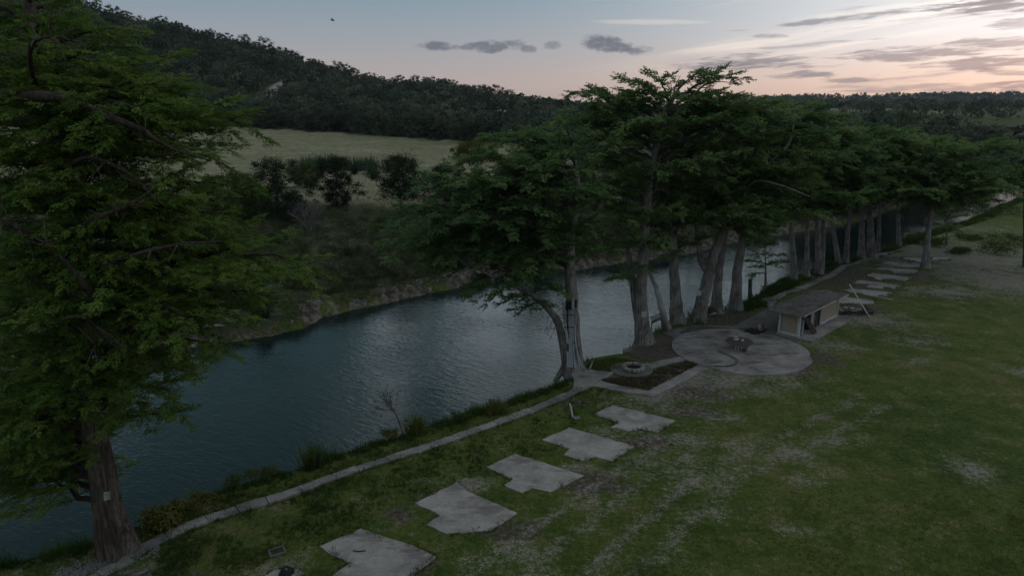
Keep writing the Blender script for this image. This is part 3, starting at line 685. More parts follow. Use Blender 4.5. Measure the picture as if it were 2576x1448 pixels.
slab(f8([(965, 430), (1030, 398), (1440, 450), (1370, 482), (1270, 465), (1240, 478), (1100, 462), (1130, 440)]), 'notched concrete pad above the top of the leaning pole', seed=9, amp=.03)
slab(f8([(1080, 355), (1140, 330), (1290, 345), (1540, 375), (1460, 402), (1280, 385), (1240, 402)]), 'concrete pad split by a strip of grass on the far lawn', seed=10, amp=.03)
slab(f8([(1190, 290), (1235, 278), (1600, 302), (1565, 335), (1360, 330), (1330, 312)]), 'concrete pad ending at the foot of the lone cypress', seed=11, amp=.03)
slab(f8([(1250, 240), (1290, 222), (1620, 250), (1610, 276), (1400, 268)]), 'second farthest concrete pad near the lone cypress', seed=12, amp=.03)
slab(f8([(1420, 200), (1465, 182), (1632, 200), (1622, 232)]), 'small farthest concrete pad behind the lone cypress trunk', seed=13, amp=.02)
slab(f8([(1720, 186), (1890, 190), (1880, 214), (1705, 210)]), 'thin gravelly concrete pad beyond the lone cypress', z=.02, seed=14, amp=.02)
slab([(640, 1462), (690, 1432), (748, 1428), (765, 1440), (740, 1462)], 'small broken concrete slab holding a dark stump by the photo bottom', seed=15, amp=.04, group='broken slabs in the weeds')
# terrace, round patio, walks: one thin sheet above another
def sheet(name, P, z, mat, seed=0, amp=.03, z0=-.25):
    P = np.asarray(P)[:, :2]; excl.append(P); mb = MB(); prism(mb, rough_edge(P, .5, amp, seed), z0, z); return tag(mb.build(name, mat), kind='structure')
p5 = lambda L, z=.06: [G(*c5(*p), z) for p in L]
sheet('terrace_pavement', p5([(1185, 490), (1330, 452), (1450, 432), (1620, 428), (1800, 436), (2080, 290), (2400, 260), (2580, 430), (2560, 530), (2300, 560), (1700, 560), (1300, 545)]), .052, M_DARKC, 3)
cen = G(1862, 881); rad_ = 5.75
pa = []
for q in range(72):
    a = q*math.pi/36; rr = rad_*(1 if not 5.85 < a < 6.2 else .975+.02*math.sin(q*7.1)); pa.append((cen[0]+rr*math.cos(a), cen[1]+rr*math.sin(a)))
sheet('patio', pa, .085, M_PATIO, 4, .012)
sheet('garden_walk', p5([(1490, 768), (1615, 782), (1360, 910), (1110, 1042), (860, 1000), (590, 952), (650, 905), (860, 960), (1060, 992), (1280, 880)]), .07, M_PATH, 5)
sheet('garden_walk', p5([(960, 772), (1330, 700), (1395, 732), (1080, 800)]), .066, M_PATH, 6)
sheet('landing_pavement', p5([(365, 795), (535, 800), (620, 826), (770, 830), (700, 880), (640, 905), (590, 950), (470, 1004), (405, 985), (425, 905)]), .078, M_PATH, 7)
fc = G(*c5(915, 816)); fr = np.linalg.norm(G(*c5(1095, 816))-fc)
sheet('hearth_pavement', [(fc[0]+fr*math.cos(a), fc[1]+fr*math.sin(a)) for a in np.linspace(0, 6.28, 40)[:-1]], .09, M_DARKC, 8, .01)
sheet('bed_soil', p5([(1320, 492), (1440, 440), (1750, 450), (1815, 505), (1420, 518)]), .062, M_DIRT, 9, .05)
sheet('bed_soil', p5([(870, 670), (1010, 600), (1140, 505), (1330, 540), (1245, 600), (1262, 660), (1330, 698), (1150, 728), (1010, 730)]), .05, M_DIRT, 10, .1, -1.6)
sheet('path_spur', [G(*c8c(*p), .1) for p in [(560, 620), (640, 575), (860, 560), (800, 610), (700, 615)]], .095, M_DARKC, 12)
sheet('dock_footing', p5([(845, 600), (960, 582), (1060, 590), (1070, 625), (860, 628)], 0), -.35, M_DARKC, 11, .03, -1.8)
# ------------------------------------------------------------------ fire ring, table, shed, poles
def wobble(v, r, a): return v+r.normal(0, a, v.shape)
def rock_mesh(mb, c, s, r, tint=.5, n=2):
    import bmesh
    bm = bmesh.new(); bmesh.ops.create_icosphere(bm, subdivisions=n, radius=1); V = np.array([v.co for v in bm.verts]); Fc = np.array([[q.index for q in f.verts] for f in bm.faces]); bm.free()
    k = r.uniform(0, 50); f = 1+.55*(vnoise(V[:, 0]*1.7+V[:, 2]+k, V[:, 1]*1.7+k, 1., 3, 3)-.5)+r.normal(0, .035, len(V))
    V = V*f[:, None]; V[:, 2] = np.where(V[:, 2] > .55, .55+(V[:, 2]-.55)*.35, V[:, 2])
    a = r.uniform(0, 6.28); V = (V*np.array(s))@np.array([[math.cos(a), math.sin(a), 0], [-math.sin(a), math.cos(a), 0], [0, 0, 1]])
    mb.add(V+np.array(c), Fc, tint)
r = np.random.default_rng(3)
o = thing('fire_ring', 'round ring of mortared pale stones on a concrete disc', 'fire pit', (fc[0]+.15, fc[1], .09))
for q in range(15):
    a = q*6.283/15; mb = MB(); rock_mesh(mb, (math.cos(a)*.78, math.sin(a)*.78, .17), (.19, .19, .24), r); mb.build('stone', M_STONE, o, smooth=True)
mb = MB(); tube(mb, [(0, 0, -.02), (0, 0, .05)], .66, 20); mb.build('ash_bed', M_CHAR, o)
tb = G(1858, 878, .085); o = thing('patio_table', 'rusty round table top on thin legs on the circular patio', 'table', tb)
mb = MB(); tube(mb, [(0, 0, .70), (0, 0, .715), (0, 0, .76), (0, 0, .775)], [1.12, 1.15, 1.15, 1.12], 36); mb.build('table_top', M_RUST, o, smooth=False)
mb = MB(); tube(mb, [(0, 0, .64), (0, 0, .70)], .5, 16); mb.build('support_ring', M_BLACK, o)
for dx, dy in ((-.28, -.1), (-.1, -.2), (.3, .15)):
    mb = MB(); tube(mb, [(dx*1.2, dy*1.2, 0), (dx, dy, .35), (dx, dy, .66)], .05, 8); mb.build('leg', M_WHITE, o)
o = thing('stone_pile', 'two grey stones stacked on the round table', 'stones', tb+[-.22, .12, .775])
for dz, s in ((.10, (.34, .26, .13)), (.29, (.22, .2, .11))):
    mb = MB(); rock_mesh(mb, (dz*-.4, 0, dz), s, r); mb.build('stone', M_SLAB, o, smooth=True)
o = thing('firewood', 'cut pale logs lying beside the table legs on the patio', 'logs', tb+[.42, -.5, 0])
for q, (dx, dy, dz, a) in enumerate(((-.2, .25, .30, 1.4), (0, 0, .13, .6), (.28, .1, .13, .7), (.2, .1, .34, .6))):
    mb = MB(); d = np.array([math.cos(a), math.sin(a), 0 if q else 1.6])*.33; c = np.array([dx, dy, dz if q else .35]); tube(mb, [c-d, c, c+d], [.13, .14, .13], 10); mb.build('log', M_SLAB if q != 1 else M_OAKB, o)
# shed
NR = G(2006, 850, 0); FR = G(2104, 798, 0); ux = nrm((FR-NR)); L_ = np.linalg.norm(FR-NR); wx = np.array([-ux[1], ux[0], 0]); Wd = 1.75; yaw = math.atan2(ux[1], ux[0])
shed = thing('shed', 'derelict tan roadside style shed with sagging flat roof and open doorways', 'shed', NR)
shed['label'] = 'derelict tan shed with flat weathered roof and open doorways beside the patio'
shed.rotation_euler = (0, 0, yaw)
hb_, hf_ = 2.25, 2.3
def part(name, boxes, mat, bevel=None):
    mb = MB()
    for c, s in boxes: mb.box(c, s)
    return mb.build(name, mat, shed)
part('floor_slab', [((L_/2+.1, .2, .06), (L_+.9, 3.3, .16))], M_PATIO)
excl.append(np.array([(NR+ux*a+wx*b)[:2] for a, b in ((-.4, -1.5), (L_+.5, -1.5), (L_+.5, 2), (-.4, 2))]))
part('end_wall', [((.06, Wd/2, 1.22), (.1, Wd-.34, 2.1))], M_TAN)
part('end_wall', [((L_-.06, Wd/2, 1.22), (.1, Wd-.2, 2.1))], M_TAN)
part('back_wall', [((L_/2, Wd-.05, 1.22), (L_-.26, .1, 2.1))], M_TAN)
part('partition', [((L_*.29, Wd/2, 1.2), (.1, Wd-.24, 2.1))], M_DARKW)
part('partition', [((L_*.52, Wd/2, 1.2), (.1, Wd-.24, 2.1))], M_DARKW)
for (xx, yy, sx_) in ((.05, .0, .24), (.05, Wd, .2), (L_-.02, .0, .16), (L_-.02, Wd, .16)):
    part('corner_post', [((xx, yy, 1.22), (sx_, sx_, 2.16))], M_WHITE)
for f_ in (.105, .30, .385, .545):
    part('door_post', [((L_*f_, .0, 1.22), (.13 if f_ > .2 else .09, .14, 2.14))], M_WHITE if f_ != .385 else M_REDW)
part('front_panel', [((L_*.342, .04, 1.22), (L_*.07, .08, 2.1))], M_TAN)
part('front_panel', [((L_*.77, .04, 1.24), (L_*.43, .08, 2.1))], M_TAN)
part('base_board', [((L_*.77, -.03, .24), (L_*.43, .05, .2))], M_WHITE)
part('base_board', [((-.02, Wd/2, .24), (.05, Wd-.3, .2))], M_WHITE)
part('base_board', [((L_*.342, -.03, .24), (L_*.07, .05, .2))], M_WHITE)
part('vent', [((-.03, Wd*.72, 1.0), (.08, .26, .16))], M_STEEL); part('outlet_box', [((-.03, Wd*.45, 1.06), (.06, .16, .1))], M_STEEL)
def board(a, b, wd, th, mat, name='door'):
    mb = MB(); a = np.array(a); b = np.array(b); d = b-a; L = np.linalg.norm(d); z_ = d/L; x_ = nrm(np.cross([0, 1, 0], z_)); y_ = np.cross(z_, x_)
    mb.box((a+b)/2, (wd, th, L), tilt=np.stack([x_, y_, z_], 1)); return mb.build(name, mat, shed)
board((L_*.225, -.75, .15), (L_*.10, .1, 2.1), .62, .07, M_DARKW)
board((L_*.16, .35, .15), (L_*.24, .45, 2.1), .5, .07, M_REDW)
board((L_*.47, .02, .15), (L_*.44, .1, 2.15), .62, .06, M_DARKW)
board((L_*.50, .3, .15), (L_*.50, .3, 2.2), .3, .06, M_REDW, 'door_frame')
mb = MB(); nx = 24
xr = np.linspace(-.85, L_+.55, nx); yr = np.linspace(-.72, Wd+1.0, 10); XX, YY = np.meshgrid(xr, yr, indexing='ij')
jag = np.where((np.arange(10) > 6)[None, :] & (xr > L_*.82)[:, None], -.5, 0)
ZT = 2.44+.05*np.sin(XX*.7)-.03*(YY-.5)+.02*np.sin(XX*2.3+YY*3)-.07*sst(np.abs(XX-L_*.45), 2.2, .2)*sst(YY, .5, 2)
V = np.vstack([np.stack([XX+jag*(XX > L_*.8), YY, ZT], -1).reshape(-1, 3), np.stack([XX+jag*(XX > L_*.8), YY, ZT-.12], -1).reshape(-1, 3)]); N_ = nx*10
i, j = np.meshgrid(np.arange(nx-1), np.arange(9), indexing='ij'); q = np.stack([i*10+j, (i+1)*10+j, (i+1)*10+j+1, i*10+j+1], -1).reshape(-1, 4)
mb.add(V, np.vstack([q, q[:, ::-1]+N_]))
bd = [(i_*10) for i_ in range(nx)]+[(nx-1)*10+j_ for j_ in range(1, 10)]+[i_*10+9 for i_ in range(nx-2, -1, -1)]+[j_ for j_ in range(8, 0, -1)]
bd = np.array(bd); b2 = np.roll(bd, -1); mb.add(V, np.stack([bd, bd+N_, b2+N_, b2], -1)); roof = mb.build('roof', M_ROOF, shed)
mb = MB(); mb.box((L_/2-.15, -.745, 2.40), (L_+1.38, .05, .13)); mb.build('fascia', M_SLAB, roof)
mb = MB(); mb.box((-.875, Wd/2+.14, 2.37), (.05, Wd+1.7, .16)); mb.build('fascia', M_DECK, roof)
def pole(name, a, b, rad, mat, label, cat, k=8, foot=None):
    a, b = np.array(a), np.array(b); mb = MB(); tube(mb, [a, (a+b)/2, b], rad, k); o = mb.build(name, mat, loc=tuple(a)); return tag(o, label, cat)
a = G(2188, 797, 0); b = A(2137, 715, a[1]-.2); pole('leaning_pole', a-[0, 0, .05], b, .055, M_PVC, 'tall white pole leaning steeply over the lawn behind the shed', 'pole')
pole('lying_pipe', G(*c8(1090, 535), .12), G(*c8(1345, 583), .06), .03, M_PVC, 'long thin white pipe lying on the grass', 'pipe')
a = G(1442, 1051, 0); o = thing('marker_post', 'short white post in the grass near the pad with the ring stain', 'post', a)
mb = MB(); e = A(1434, 1015, a[1])-a; tube(mb, [(0, 0, -.1), e*.55, e], .055, 8); mb.build('post', M_PVC, o)
mb = MB(); mb.box((.22, -.15, .06), (.4, .3, .14), .3); mb.build('footing', M_PATH, o)
# hose lying in a hairpin on the patio
hp = [G(*c5(*p), .115) for p in [(1655, 640), (1700, 660), (1790, 700), (1832, 735), (1800, 772), (1730, 785), (1625, 783)]]
hp2 = [G(*c5(*p), .115) for p in [(1650, 652), (1700, 672), (1780, 708), (1815, 738), (1790, 768), (1725, 779), (1630, 778)]]
mb = MB(); tube(mb, smooth_path(hp, 40), .024, 6); tube(mb, smooth_path(hp2, 40), .024, 6); mb.build('patio_hose', M_HOSE); tag(bpy.data.objects['patio_hose'], 'dark doubled hose curving across the circular patio', 'hose')
# burnt pile beside the shed
a = G(*c5(1985, 490), .06); o = thing('burnt_pile', 'blackened heap of burnt wood with a white block beside the shed', 'burnt pile', a)
mb = MB()
for q in range(16): 
    c = r.normal(0, .45, 3)*[1, .7, 0]+[0, 0, .12]; d = nrm(r.normal(0, 1, 3)*[1, 1, .35])*r.uniform(.3, .7); tube(mb, [c-d, c, c+d], [.04, .06, .03], 5)
rock_mesh(mb, (-.1, 0, .05), (.8, .55, .22), r); mb.build('charred_wood', M_CHAR, o)
mb = MB(); mb.box((.28, .1, .55), (.24, .18, .4), .4); mb.build('white_block', M_SLAB, o)
# brush piled behind the shed
a = G(*c8(985, 712), .1); mb = MB()
for q in range(70):
    c = a+r.normal(0, 1, 3)*[1.3, .7, .18]+[0, 0, .2]; d = nrm(r.normal(0, 1, 3)*[1, .6, .45])*r.uniform(.3, 1.1); tube(mb, [c-d, c+r.normal(0, .08, 3), c+d], [.03, .022, .006], 4, cap=False)
tag(mb.build('brush_pile', M_CHAR, loc=tuple(a)), 'tangle of dark cut branches against the pad behind the shed', 'brush pile')
# scattered small stones on the pads and lawn
sp_ = [(c4(1025, 850), .12), (c4(1325, 590), .13), (c4(2140, 903), .1), (c4(1035, 1142), .1), (c4(1240, 1225), .09), (c4(960, 955), .1), (c4(1330, 760), .08), ((1455, 1380), .09)]
for (px, py), s in sp_:
    p_ = G(px, py, .06); mb = MB(); rock_mesh(mb, (0, 0, s*.4), (s, s*.8, s*.6), r, n=1); tag(mb.build('loose_stone', M_WHITE, loc=tuple(p_)), 'small pale stone lying loose on a pad or the lawn', 'stone', 'loose stones on the pads and lawn')
mb = MB(); tube(mb, smooth_path([G(*c4(342, 1128), .1), G(*c4(380, 1133), .09), G(*c4(425, 1128), .1)], 8), .025, 5); tag(mb.build('fallen_stick', M_CHAR), 'dark curved stick lying on the largest pad', 'stick')
a = G(697, 1388, .0); o = thing('valve_box', 'square pale concrete valve box sunk in the weeds', 'valve box', a); o.rotation_euler = (0, 0, .55)
for c, s in (((0, .26, .0), (.74, .09, .16)), ((0, -.26, .0), (.74, .09, .16)), ((.325, 0, .0), (.09, .43, .16)), ((-.325, 0, .0), (.09, .43, .16))):
    mb = MB(); mb.box(c, s); mb.build('kerb', M_DARKC, o)
mb = MB(); mb.box((0, 0, -.02), (.56, .43, .06)); mb.build('soil', M_DIRT, o)
a = G(722, 1440, .06); o = thing('rotten_stump', 'dark rotten stump with a pale knot on the broken slab', 'stump', a); mb = MB(); tube(mb, [(0, 0, -.05), (0, 0, .15), (.02, 0, .22)], [.36, .27, .2], 14, flute=flute(4, .25, .5)); mb.build('stump', M_CHAR, o)
mb = MB(); rock_mesh(mb, (.0, -.05, .23), (.07, .06, .05), r, n=1); mb.build('knot', M_PEB, o)
for px, py, lx, a_ in ((2620/1.5907*0+c5(560, 985)[0], c5(560, 985)[1], 1.2, .55), (c5(850, 1008)[0], c5(850, 1008)[1], .8, .6)):
    p_ = G(px, py, 0); mb = MB(); mb.box((0, 0, .08), (lx, .3, .18), a_); tag(mb.build('broken_kerb', M_PATH, loc=tuple(p_)), 'broken kerb stone in the grass at the lower edge of the garden walk', 'kerb', 'broken kerbs along the garden walk')
# ------------------------------------------------------------------ cypresses
def vpts(base_px, ups, Yoff=None, z=0):
    b = G(*base_px, z); out = [b]
    for q, (px, py) in enumerate(ups): out.append(A(px, py, b[1]+(Yoff[q] if Yoff else 0)))
    return np.array(out)
def tg(Y0, lst, dz=1.0, lift=.12):
    return [(A(px, py, Y0+dy), dz if len(rest) < 1 else rest[0], lift) for px, py, dy, *rest in lst]
def fill(poly, n, Y0, d0, d1, seed, dz=1.2, lift=.12):
    r = np.random.default_rng(seed); P = np.array(poly, float); o = []
    while len(o) < n:
        x, y = r.uniform(P.min(0), P.max(0))
        if inpoly(np.array([x]), np.array([y]), P)[0]: o.append((A(x, y, Y0+r.uniform(d0, d1)), dz, lift))
    return o
# the big tree at the near end
tl = vpts((292, 1392), [(262, 1250), (236, 1080), (205, 900), (172, 720), (140, 520), (110, 300), (85, 100), (60, -150)])
YL = tl[0][1]
lt = [(290, 70, 0), (400, 160, -1), (560, 262, -.5, 1.5), (600, 300, 1, 1.5), (530, 395, -1.5), (545, 460, 1), (565, 540, 0), (615, 610, 1.5), (760, 668, .5, .6), (690, 735, 2, .4), (600, 800, 0, .3), (560, 870, -1, .2), (480, 900, 1.5, .2), (430, 985, -1.5, .1), (465, 1045, .5, .1), (330, 1060, -2.5, .1), (300, 1000, 3, .1),
      (60, 60, -2), (200, 130, -3), (300, 230, -3.5), (120, 200, 3), (420, 330, 2.5), (250, 380, -4), (90, 420, -4.5), (380, 470, 4), (420, 560, -3.5), (250, 560, -5), (60, 600, -5), (330, 660, -4.5), (500, 700, -3), (450, 780, 3.5), (200, 760, -5.5, .4), (60, 800, -5, .4), (350, 850, -4, .3), (120, 900, -4.5, .3), (230, 980, -3.8, .2), (20, 960, -3, .2), (60, 1080, -2, .1), (150, 1130, 0, .1), (20, 1150, 2, .1), (180, 1080, 3, .1), (340, 930, 2.5, .2),
      (-120, 100, 0), (-250, 250, 2), (-300, 450, -2), (-330, 650, 1), (-300, 850, 0), (-200, 1000, 2), (-150, -50, 0), (100, -120, -2), (250, -60, 2), (150, 20, 4), (-60, 350, 6), (200, 480, 6), (100, 700, 6.5), (-100, 850, 5), (480, 620, 3), (350, 120, 2), (470, 215, 1.5), (160, 300, -3), (440, 400, -3), (520, 330, 2.5), (330, 520, 2), (640, 680, -.5), (520, 800, 2), (400, 720, 0), (280, 880, -3.5), (440, 860, 1), (-60, 500, -5), (0, 250, -4), (-40, 720, -5.5), (230, 640, -5.5), (150, 1000, -4), (100, 520, 5), (30, 20, 3)]
def left_extra(wood, sp, r, P):
    def br(pts, r0, dy=-1.2):
        Q = smooth_path([A(px, py, YL+dy+d_-.5)+r.normal(0, .07, 3) for px, py, d_ in pts], 16); tube(wood, Q, np.linspace(r0, .03, 16)*r.uniform(.8, 1.2, 16), 8, .08); 
        for q in range(10):
            i_ = r.integers(4, 15); e = Q[i_]+r.normal(0, .55, 3); tube(wood, [Q[i_], (Q[i_]+e)/2+r.normal(0, .08, 3), e], [.035, .022, .008], 4, cap=False)
    br([(-140, 420, 2), (-60, 250, 0), (60, 240, -2.5), (180, 252, -3), (270, 280, -3), (350, 325, -2.8), (430, 365, -2.5), (540, 395, -2)], .24)
    br([(150, 620, 0), (240, 545, -3.2), (330, 520, -3.5), (400, 470, -3)], .13)
    br([(170, 740, 0), (250, 680, -3), (420, 620, -3), (560, 600, -2)], .13)
    br([(160, 690, 0), (100, 600, -3.5), (40, 560, -4.2), (-30, 540, -4.5)], .14)
    br([(190, 830, 0), (235, 770, -3.5), (150, 640, -4.5), (90, 590, -4.6)], .12)
    br([(200, 900, 0), (240, 860, -3.6), (215, 800, -4.2), (290, 880, -4)], .07)
    br([(130, 470, 0), (200, 400, -3.2), (310, 420, -3.4), (380, 470, -3)], .1)
    br([(110, 320, 0), (60, 130, -3.2), (130, 90, -3.5), (200, 110, -3.4)], .1)
    # a torn strip of pale bark down the trunk
    Q = smooth_path([A(262, 1080, YL-.9), A(282, 1180, YL-1.0), A(300, 1290, YL-1.05), A(335, 1385, YL-1.3)], 10); tube(wood, Q, [.10, .13, .16, .18, .2, .22, .25, .3, .36, .42], 8)
cypress('cypress_tree', 'huge near cypress with yellowish green drooping crown and red brown trunk', tl, .47, tg(YL, [(*a_[:3], *(a_[3:] or (1.2,))) for a_ in lt], lift=.14)+fill([(-40, 0), (280, 60), (400, 150), (530, 250), (510, 400), (540, 540), (600, 620), (700, 680), (640, 740), (570, 800), (530, 870), (450, 910), (400, 990), (310, 1040), (180, 1080), (110, 1150), (-40, 1150)], 80, YL, -4.6, 5, 5, .8)+fill([(-60, 880), (90, 900), (190, 1050), (150, 1170), (-60, 1225)], 26, YL, -3, 4, 15, .2), None, .54, TPL_F, 11, None, M_CYL, M_BARKL, left_extra, flare=.85, dead=6, r1=.16, fl=2.6, amp=.36, kk=32)
# the tree that carries the wiring
ta = vpts((1442, 928), [(1440, 800), (1436, 700), (1434, 600), (1448, 520), (1450, 440), (1440, 350)])
YA = ta[0][1]
la = [(1030, 545, -2, .5), (1010, 600, 1, .3), (1060, 470, 0), (1110, 540, -3), (1160, 400, 2), (1225, 345, -1), (1330, 330, 1), (1420, 318, -2), (1490, 390, 1), (1515, 480, -2), (1470, 560, -3), (1400, 610, -3.5), (1250, 560, -4), (1150, 640, -2, .2), (1230, 690, -1, .1), (1330, 640, -3), (1260, 450, -4), (1350, 420, -5), (1420, 480, -5), (1330, 520, -5), (1180, 480, 3), (1120, 600, 3), (1300, 380, 4), (1450, 430, 4), (1250, 620, 4), (1500, 620, 2), (1080, 640, 0, .1), (1380, 560, 5), (1200, 540, 6), (1140, 460, -3), (1290, 500, 0), (1400, 380, -3)]
def a_extra(wood, sp, r, P):
    Q = smooth_path([A(1428, 930, YA-.2)+[0, 0, -.5], A(1421, 890, YA-.3), A(1405, 815, YA-.6), A(1378, 775, YA-1), A(1335, 738, YA-1.6), A(1280, 712, YA-2), A(1210, 680, YA-2.2), A(1120, 620, YA-2.5)], 22)
    tube(wood, Q, np.linspace(.40, .05, 22), 10)
    for i_, (px, py) in ((10, (1330, 770)), (12, (1290, 755)), (14, (1240, 735)), (15, (1200, 700)), (16, (1170, 720)), (18, (1090, 660)), (19, (1130, 580)), (20, (1060, 600)), (14, (1350, 690)), (12, (1400, 720))):
        limb(wood, sp, r, Q[i_], A(px, py, YA-2+r.normal(0, 1.2)), .06, .3, .8, wl=.5, droop=.4)
    Q = smooth_path([P[10], A(1400, 640, YA-.6), A(1380, 560, YA-1), A(1350, 480, YA-1)], 8); tube(wood, Q, np.linspace(.25, .06, 8), 7)
    Q = smooth_path([A(1462, 925, YA+.2), A(1490, 905, YA-.2), A(1482, 930, YA-.5)], 6); tube(wood, Q, .08, 5)
    for px, py in ((1395, 960), (1425, 975)):        # root buttresses over the water's edge
        tube(wood, smooth_path([A(1428, 915, YA-.2), A((1428+px)/2, 935, YA-.3), A(px, py, YA-.6)], 6), [.34, .3, .28, .25, .22, .15], 7)
cypress('cypress_tree', 'dark green cypress carrying a bank of grey electrical boxes and pipes', ta, .62, tg(YA, la, 1.5)+fill([(1040, 540), (1070, 470), (1160, 390), (1220, 345), (1330, 330), (1450, 325), (1510, 480), (1460, 580), (1380, 640), (1250, 600), (1100, 640), (1025, 600)], 22, YA, -2, 6, 6), None, .8, TPL_M, 12, None, M_CY, M_BARK, a_extra, dead=4)
tb_ = vpts((1622, 862), [(1612, 780), (1616, 660), (1628, 500), (1645, 400), (1665, 320), (1690, 250), (1720, 205)])
YB = tb_[0][1]
lb = [(1450, 235, 0, 2), (1565, 196, -1, 2), (1600, 235, 0, 2), (1652, 190, -2, 2.2), (1690, 205, 1, 1.6), (1765, 180, 0, 1.6), (1840, 195, 1, 1.8), (1860, 240, -1, 1.8), (1500, 262, -2, 2), (1410, 300, 1, 2), (1940, 270, 2, 1.8), (1560, 310, -3), (1700, 300, -3), (1800, 310, 0), (1610, 420, -4), (1480, 400, -1), (1740, 430, -3), (1560, 540, -3), (1530, 620, -2, .2), (1580, 680, -1.5, .1), (1540, 700, 1, .1), (1680, 520, -3.5), (1450, 280, 3), (1650, 300, 4), (1760, 250, -2), (1720, 360, 3), (1540, 250, 2, 2), (1880, 300, -2), (1500, 340, -3), (1600, 300, -4.5), (1640, 240, 0), (1800, 230, 2, 1.6), (1480, 480, 3), (1800, 400, -4), (1650, 600, -3), (1570, 240, 2)]
def b_extra(wood, sp, r, P):
    Q = smooth_path([A(1617, 850, YB)+[0, .3, -.4], A(1598, 760, YB+.4), A(1585, 660, YB+.6), A(1570, 600, YB+.5), A(1540, 560, YB)], 12); tube(wood, Q, np.linspace(.42, .08, 12), 9)
    for pts in ([(1690, 260), (1700, 215), (1712, 190)], [(1735, 250), (1770, 215), (1800, 205), (1870, 212)], [(1650, 390), (1560, 300), (1540, 225)]):
        tube(wood, smooth_path([A(*p_, YB-.3) for p_ in pts], 8), np.linspace(.1, .015, 8), 5)
cypress('cypress_tree', 'tallest cypress with open airy top against the sunset and a white notice', tb_, .60, tg(YB, lb, 1.6)+fill([(1400, 310), (1450, 245), (1560, 238), (1650, 240), (1760, 225), (1870, 250), (1940, 290), (1890, 420), (1700, 470), (1570, 560), (1530, 620), (1450, 460)], 28, YB, -1.5, 7, 7), None, .82, TPL_M, 13, None, M_CY, M_BARK, b_extra, dead=5)
def ctree(bpx, ups, r0, label, auto, limbs=(), seed=1, size=.85, dead=3, group=None, z=0, extra=None, mat=None, dz=1.4, r1=None, more=(), bark=None):
    p_ = vpts(bpx, ups, z=z); return cypress('cypress_tree', label, p_, r0, tg(p_[0][1], list(limbs), dz)+list(more), auto, size, TPL_M, seed, group, mat or M_CY, bark or M_BARK, extra, dead=dead, r1=r1)
ctree((1707, 808), [(1697, 700), (1692, 560), (1688, 450), (1700, 340)], .58, 'straight grey cypress between the timber platform and the leaning one', (9.5, 16.5, 6.5, 22, (.7, 1, 1, .7, .3)), [(1640, 560, 0), (1760, 600, 0), (1680, 640, -2, .2)], 14)
def e_extra(wood, sp, r, P):
    tube(wood, smooth_path([A(1790, 690, P[3][1]), A(1765, 660, P[3][1]+.3), A(1755, 590, P[3][1]+.5), A(1745, 500, P[3][1]+.6), A(1730, 420, P[3][1]+.4)], 14), np.linspace(.34, .1, 14), 9)
    Q = smooth_path([at(P, 11), A(1895, 458, P[3][1]-3), A(1960, 465, P[3][1]-4), A(2036, 494, P[3][1]-4.5)], 12); tube(wood, Q, np.linspace(.19, .04, 12), 7)
    Q = smooth_path([at(P, 13), A(1920, 420, P[3][1]-2), A(1985, 360, P[3][1]-2.5), A(2000, 280, P[3][1]-2)], 12); tube(wood, Q, np.linspace(.24, .05, 12), 7)
ctree((1757, 806), [(1775, 720), (1800, 630), (1838, 530), (1872, 440), (1925, 350), (1960, 300)], .62, 'big leaning cypress with a white notice and a bare dead limb', None, [(1950, 265, 0), (2005, 285, -1), (2060, 300, 2), (1890, 280, -3), (1830, 400, -2), (1990, 420, -3.5), (2080, 350, 0), (1780, 360, 2), (1930, 420, -5), (1870, 350, -5), (2120, 400, 2), (2040, 440, 1), (1900, 520, -3), (1960, 560, -2, .3), (1800, 480, -4), (1980, 330, 4), (2100, 300, 4), (1860, 560, -3, .3), (2020, 380, -3), (1760, 450, -3), (1860, 300, 3), (1920, 300, -2), (2040, 265, 3), (1820, 520, 2), (1720, 500, -2)], 15, extra=e_extra, more=fill([(1780, 330), (1900, 265), (2060, 280), (2120, 380), (2060, 470), (1980, 560), (1850, 560), (1740, 480)], 22, G(1757, 806)[1], -2, 6, 8))
ctree((1803, 786), [(1806, 720), (1815, 640), (1832, 540), (1850, 450)], .5, 'dark trunked cypress just behind the leaning one', (10, 17, 6, 18, (.7, 1, 1, .7, .3)), [(1780, 650, 1, .2)], 16)
ctree((1850, 777), [(1855, 690), (1868, 590), (1885, 500), (1900, 420), (1915, 350)], .56, 'smooth flared cypress at the start of the weedy bank', (9, 17, 7, 22, (.8, 1, 1, .7, .3)), [(1900, 590, -2, .2), (1930, 610, 0, .2)], 17)
row = [((1999, 704), [(1996, 640), (1990, 560), (1992, 450), (2000, 350)], .42, 18), ((2030, 694), [(2030, 620), (2033, 540), (2040, 440), (2045, 350)], .38, 19), ((2062, 688), [(2058, 620), (2056, 540), (2060, 430), (2070, 330)], .46, 20), ((2112, 662), [(2100, 600), (2090, 540), (2092, 430), (2100, 330)], .40, 21), ((2128, 660), [(2132, 600), (2138, 530), (2150, 440), (2160, 340)], .40, 22), ((2168, 652), [(2168, 590), (2170, 500), (2180, 420), (2185, 345)], .52, 23), ((2194, 648), [(2190, 590), (2188, 500), (2200, 420), (2215, 350)], .60, 24), ((2208, 634), [(2212, 570), (2214, 500), (2220, 420), (2230, 360)], .32, 25), ((2262, 617), [(2260, 560), (2258, 500), (2262, 430), (2270, 370)], .36, 26)]
desc = ['first cypress of the far row past the young sapling', 'slim cypress standing second in the far bank row', 'twin stemmed cypress in the far row with a forked base', 'cypress in the far row whose trunk leans towards the river', 'cypress of the far row close behind the leaning one', 'grey cypress whose base touches a thicker trunk in the row', 'thick flared cypress at the end of the pale trunks', 'thin dark cypress beside a broken snag near the path end', 'dark cypress among bank weeds at the end of the path']
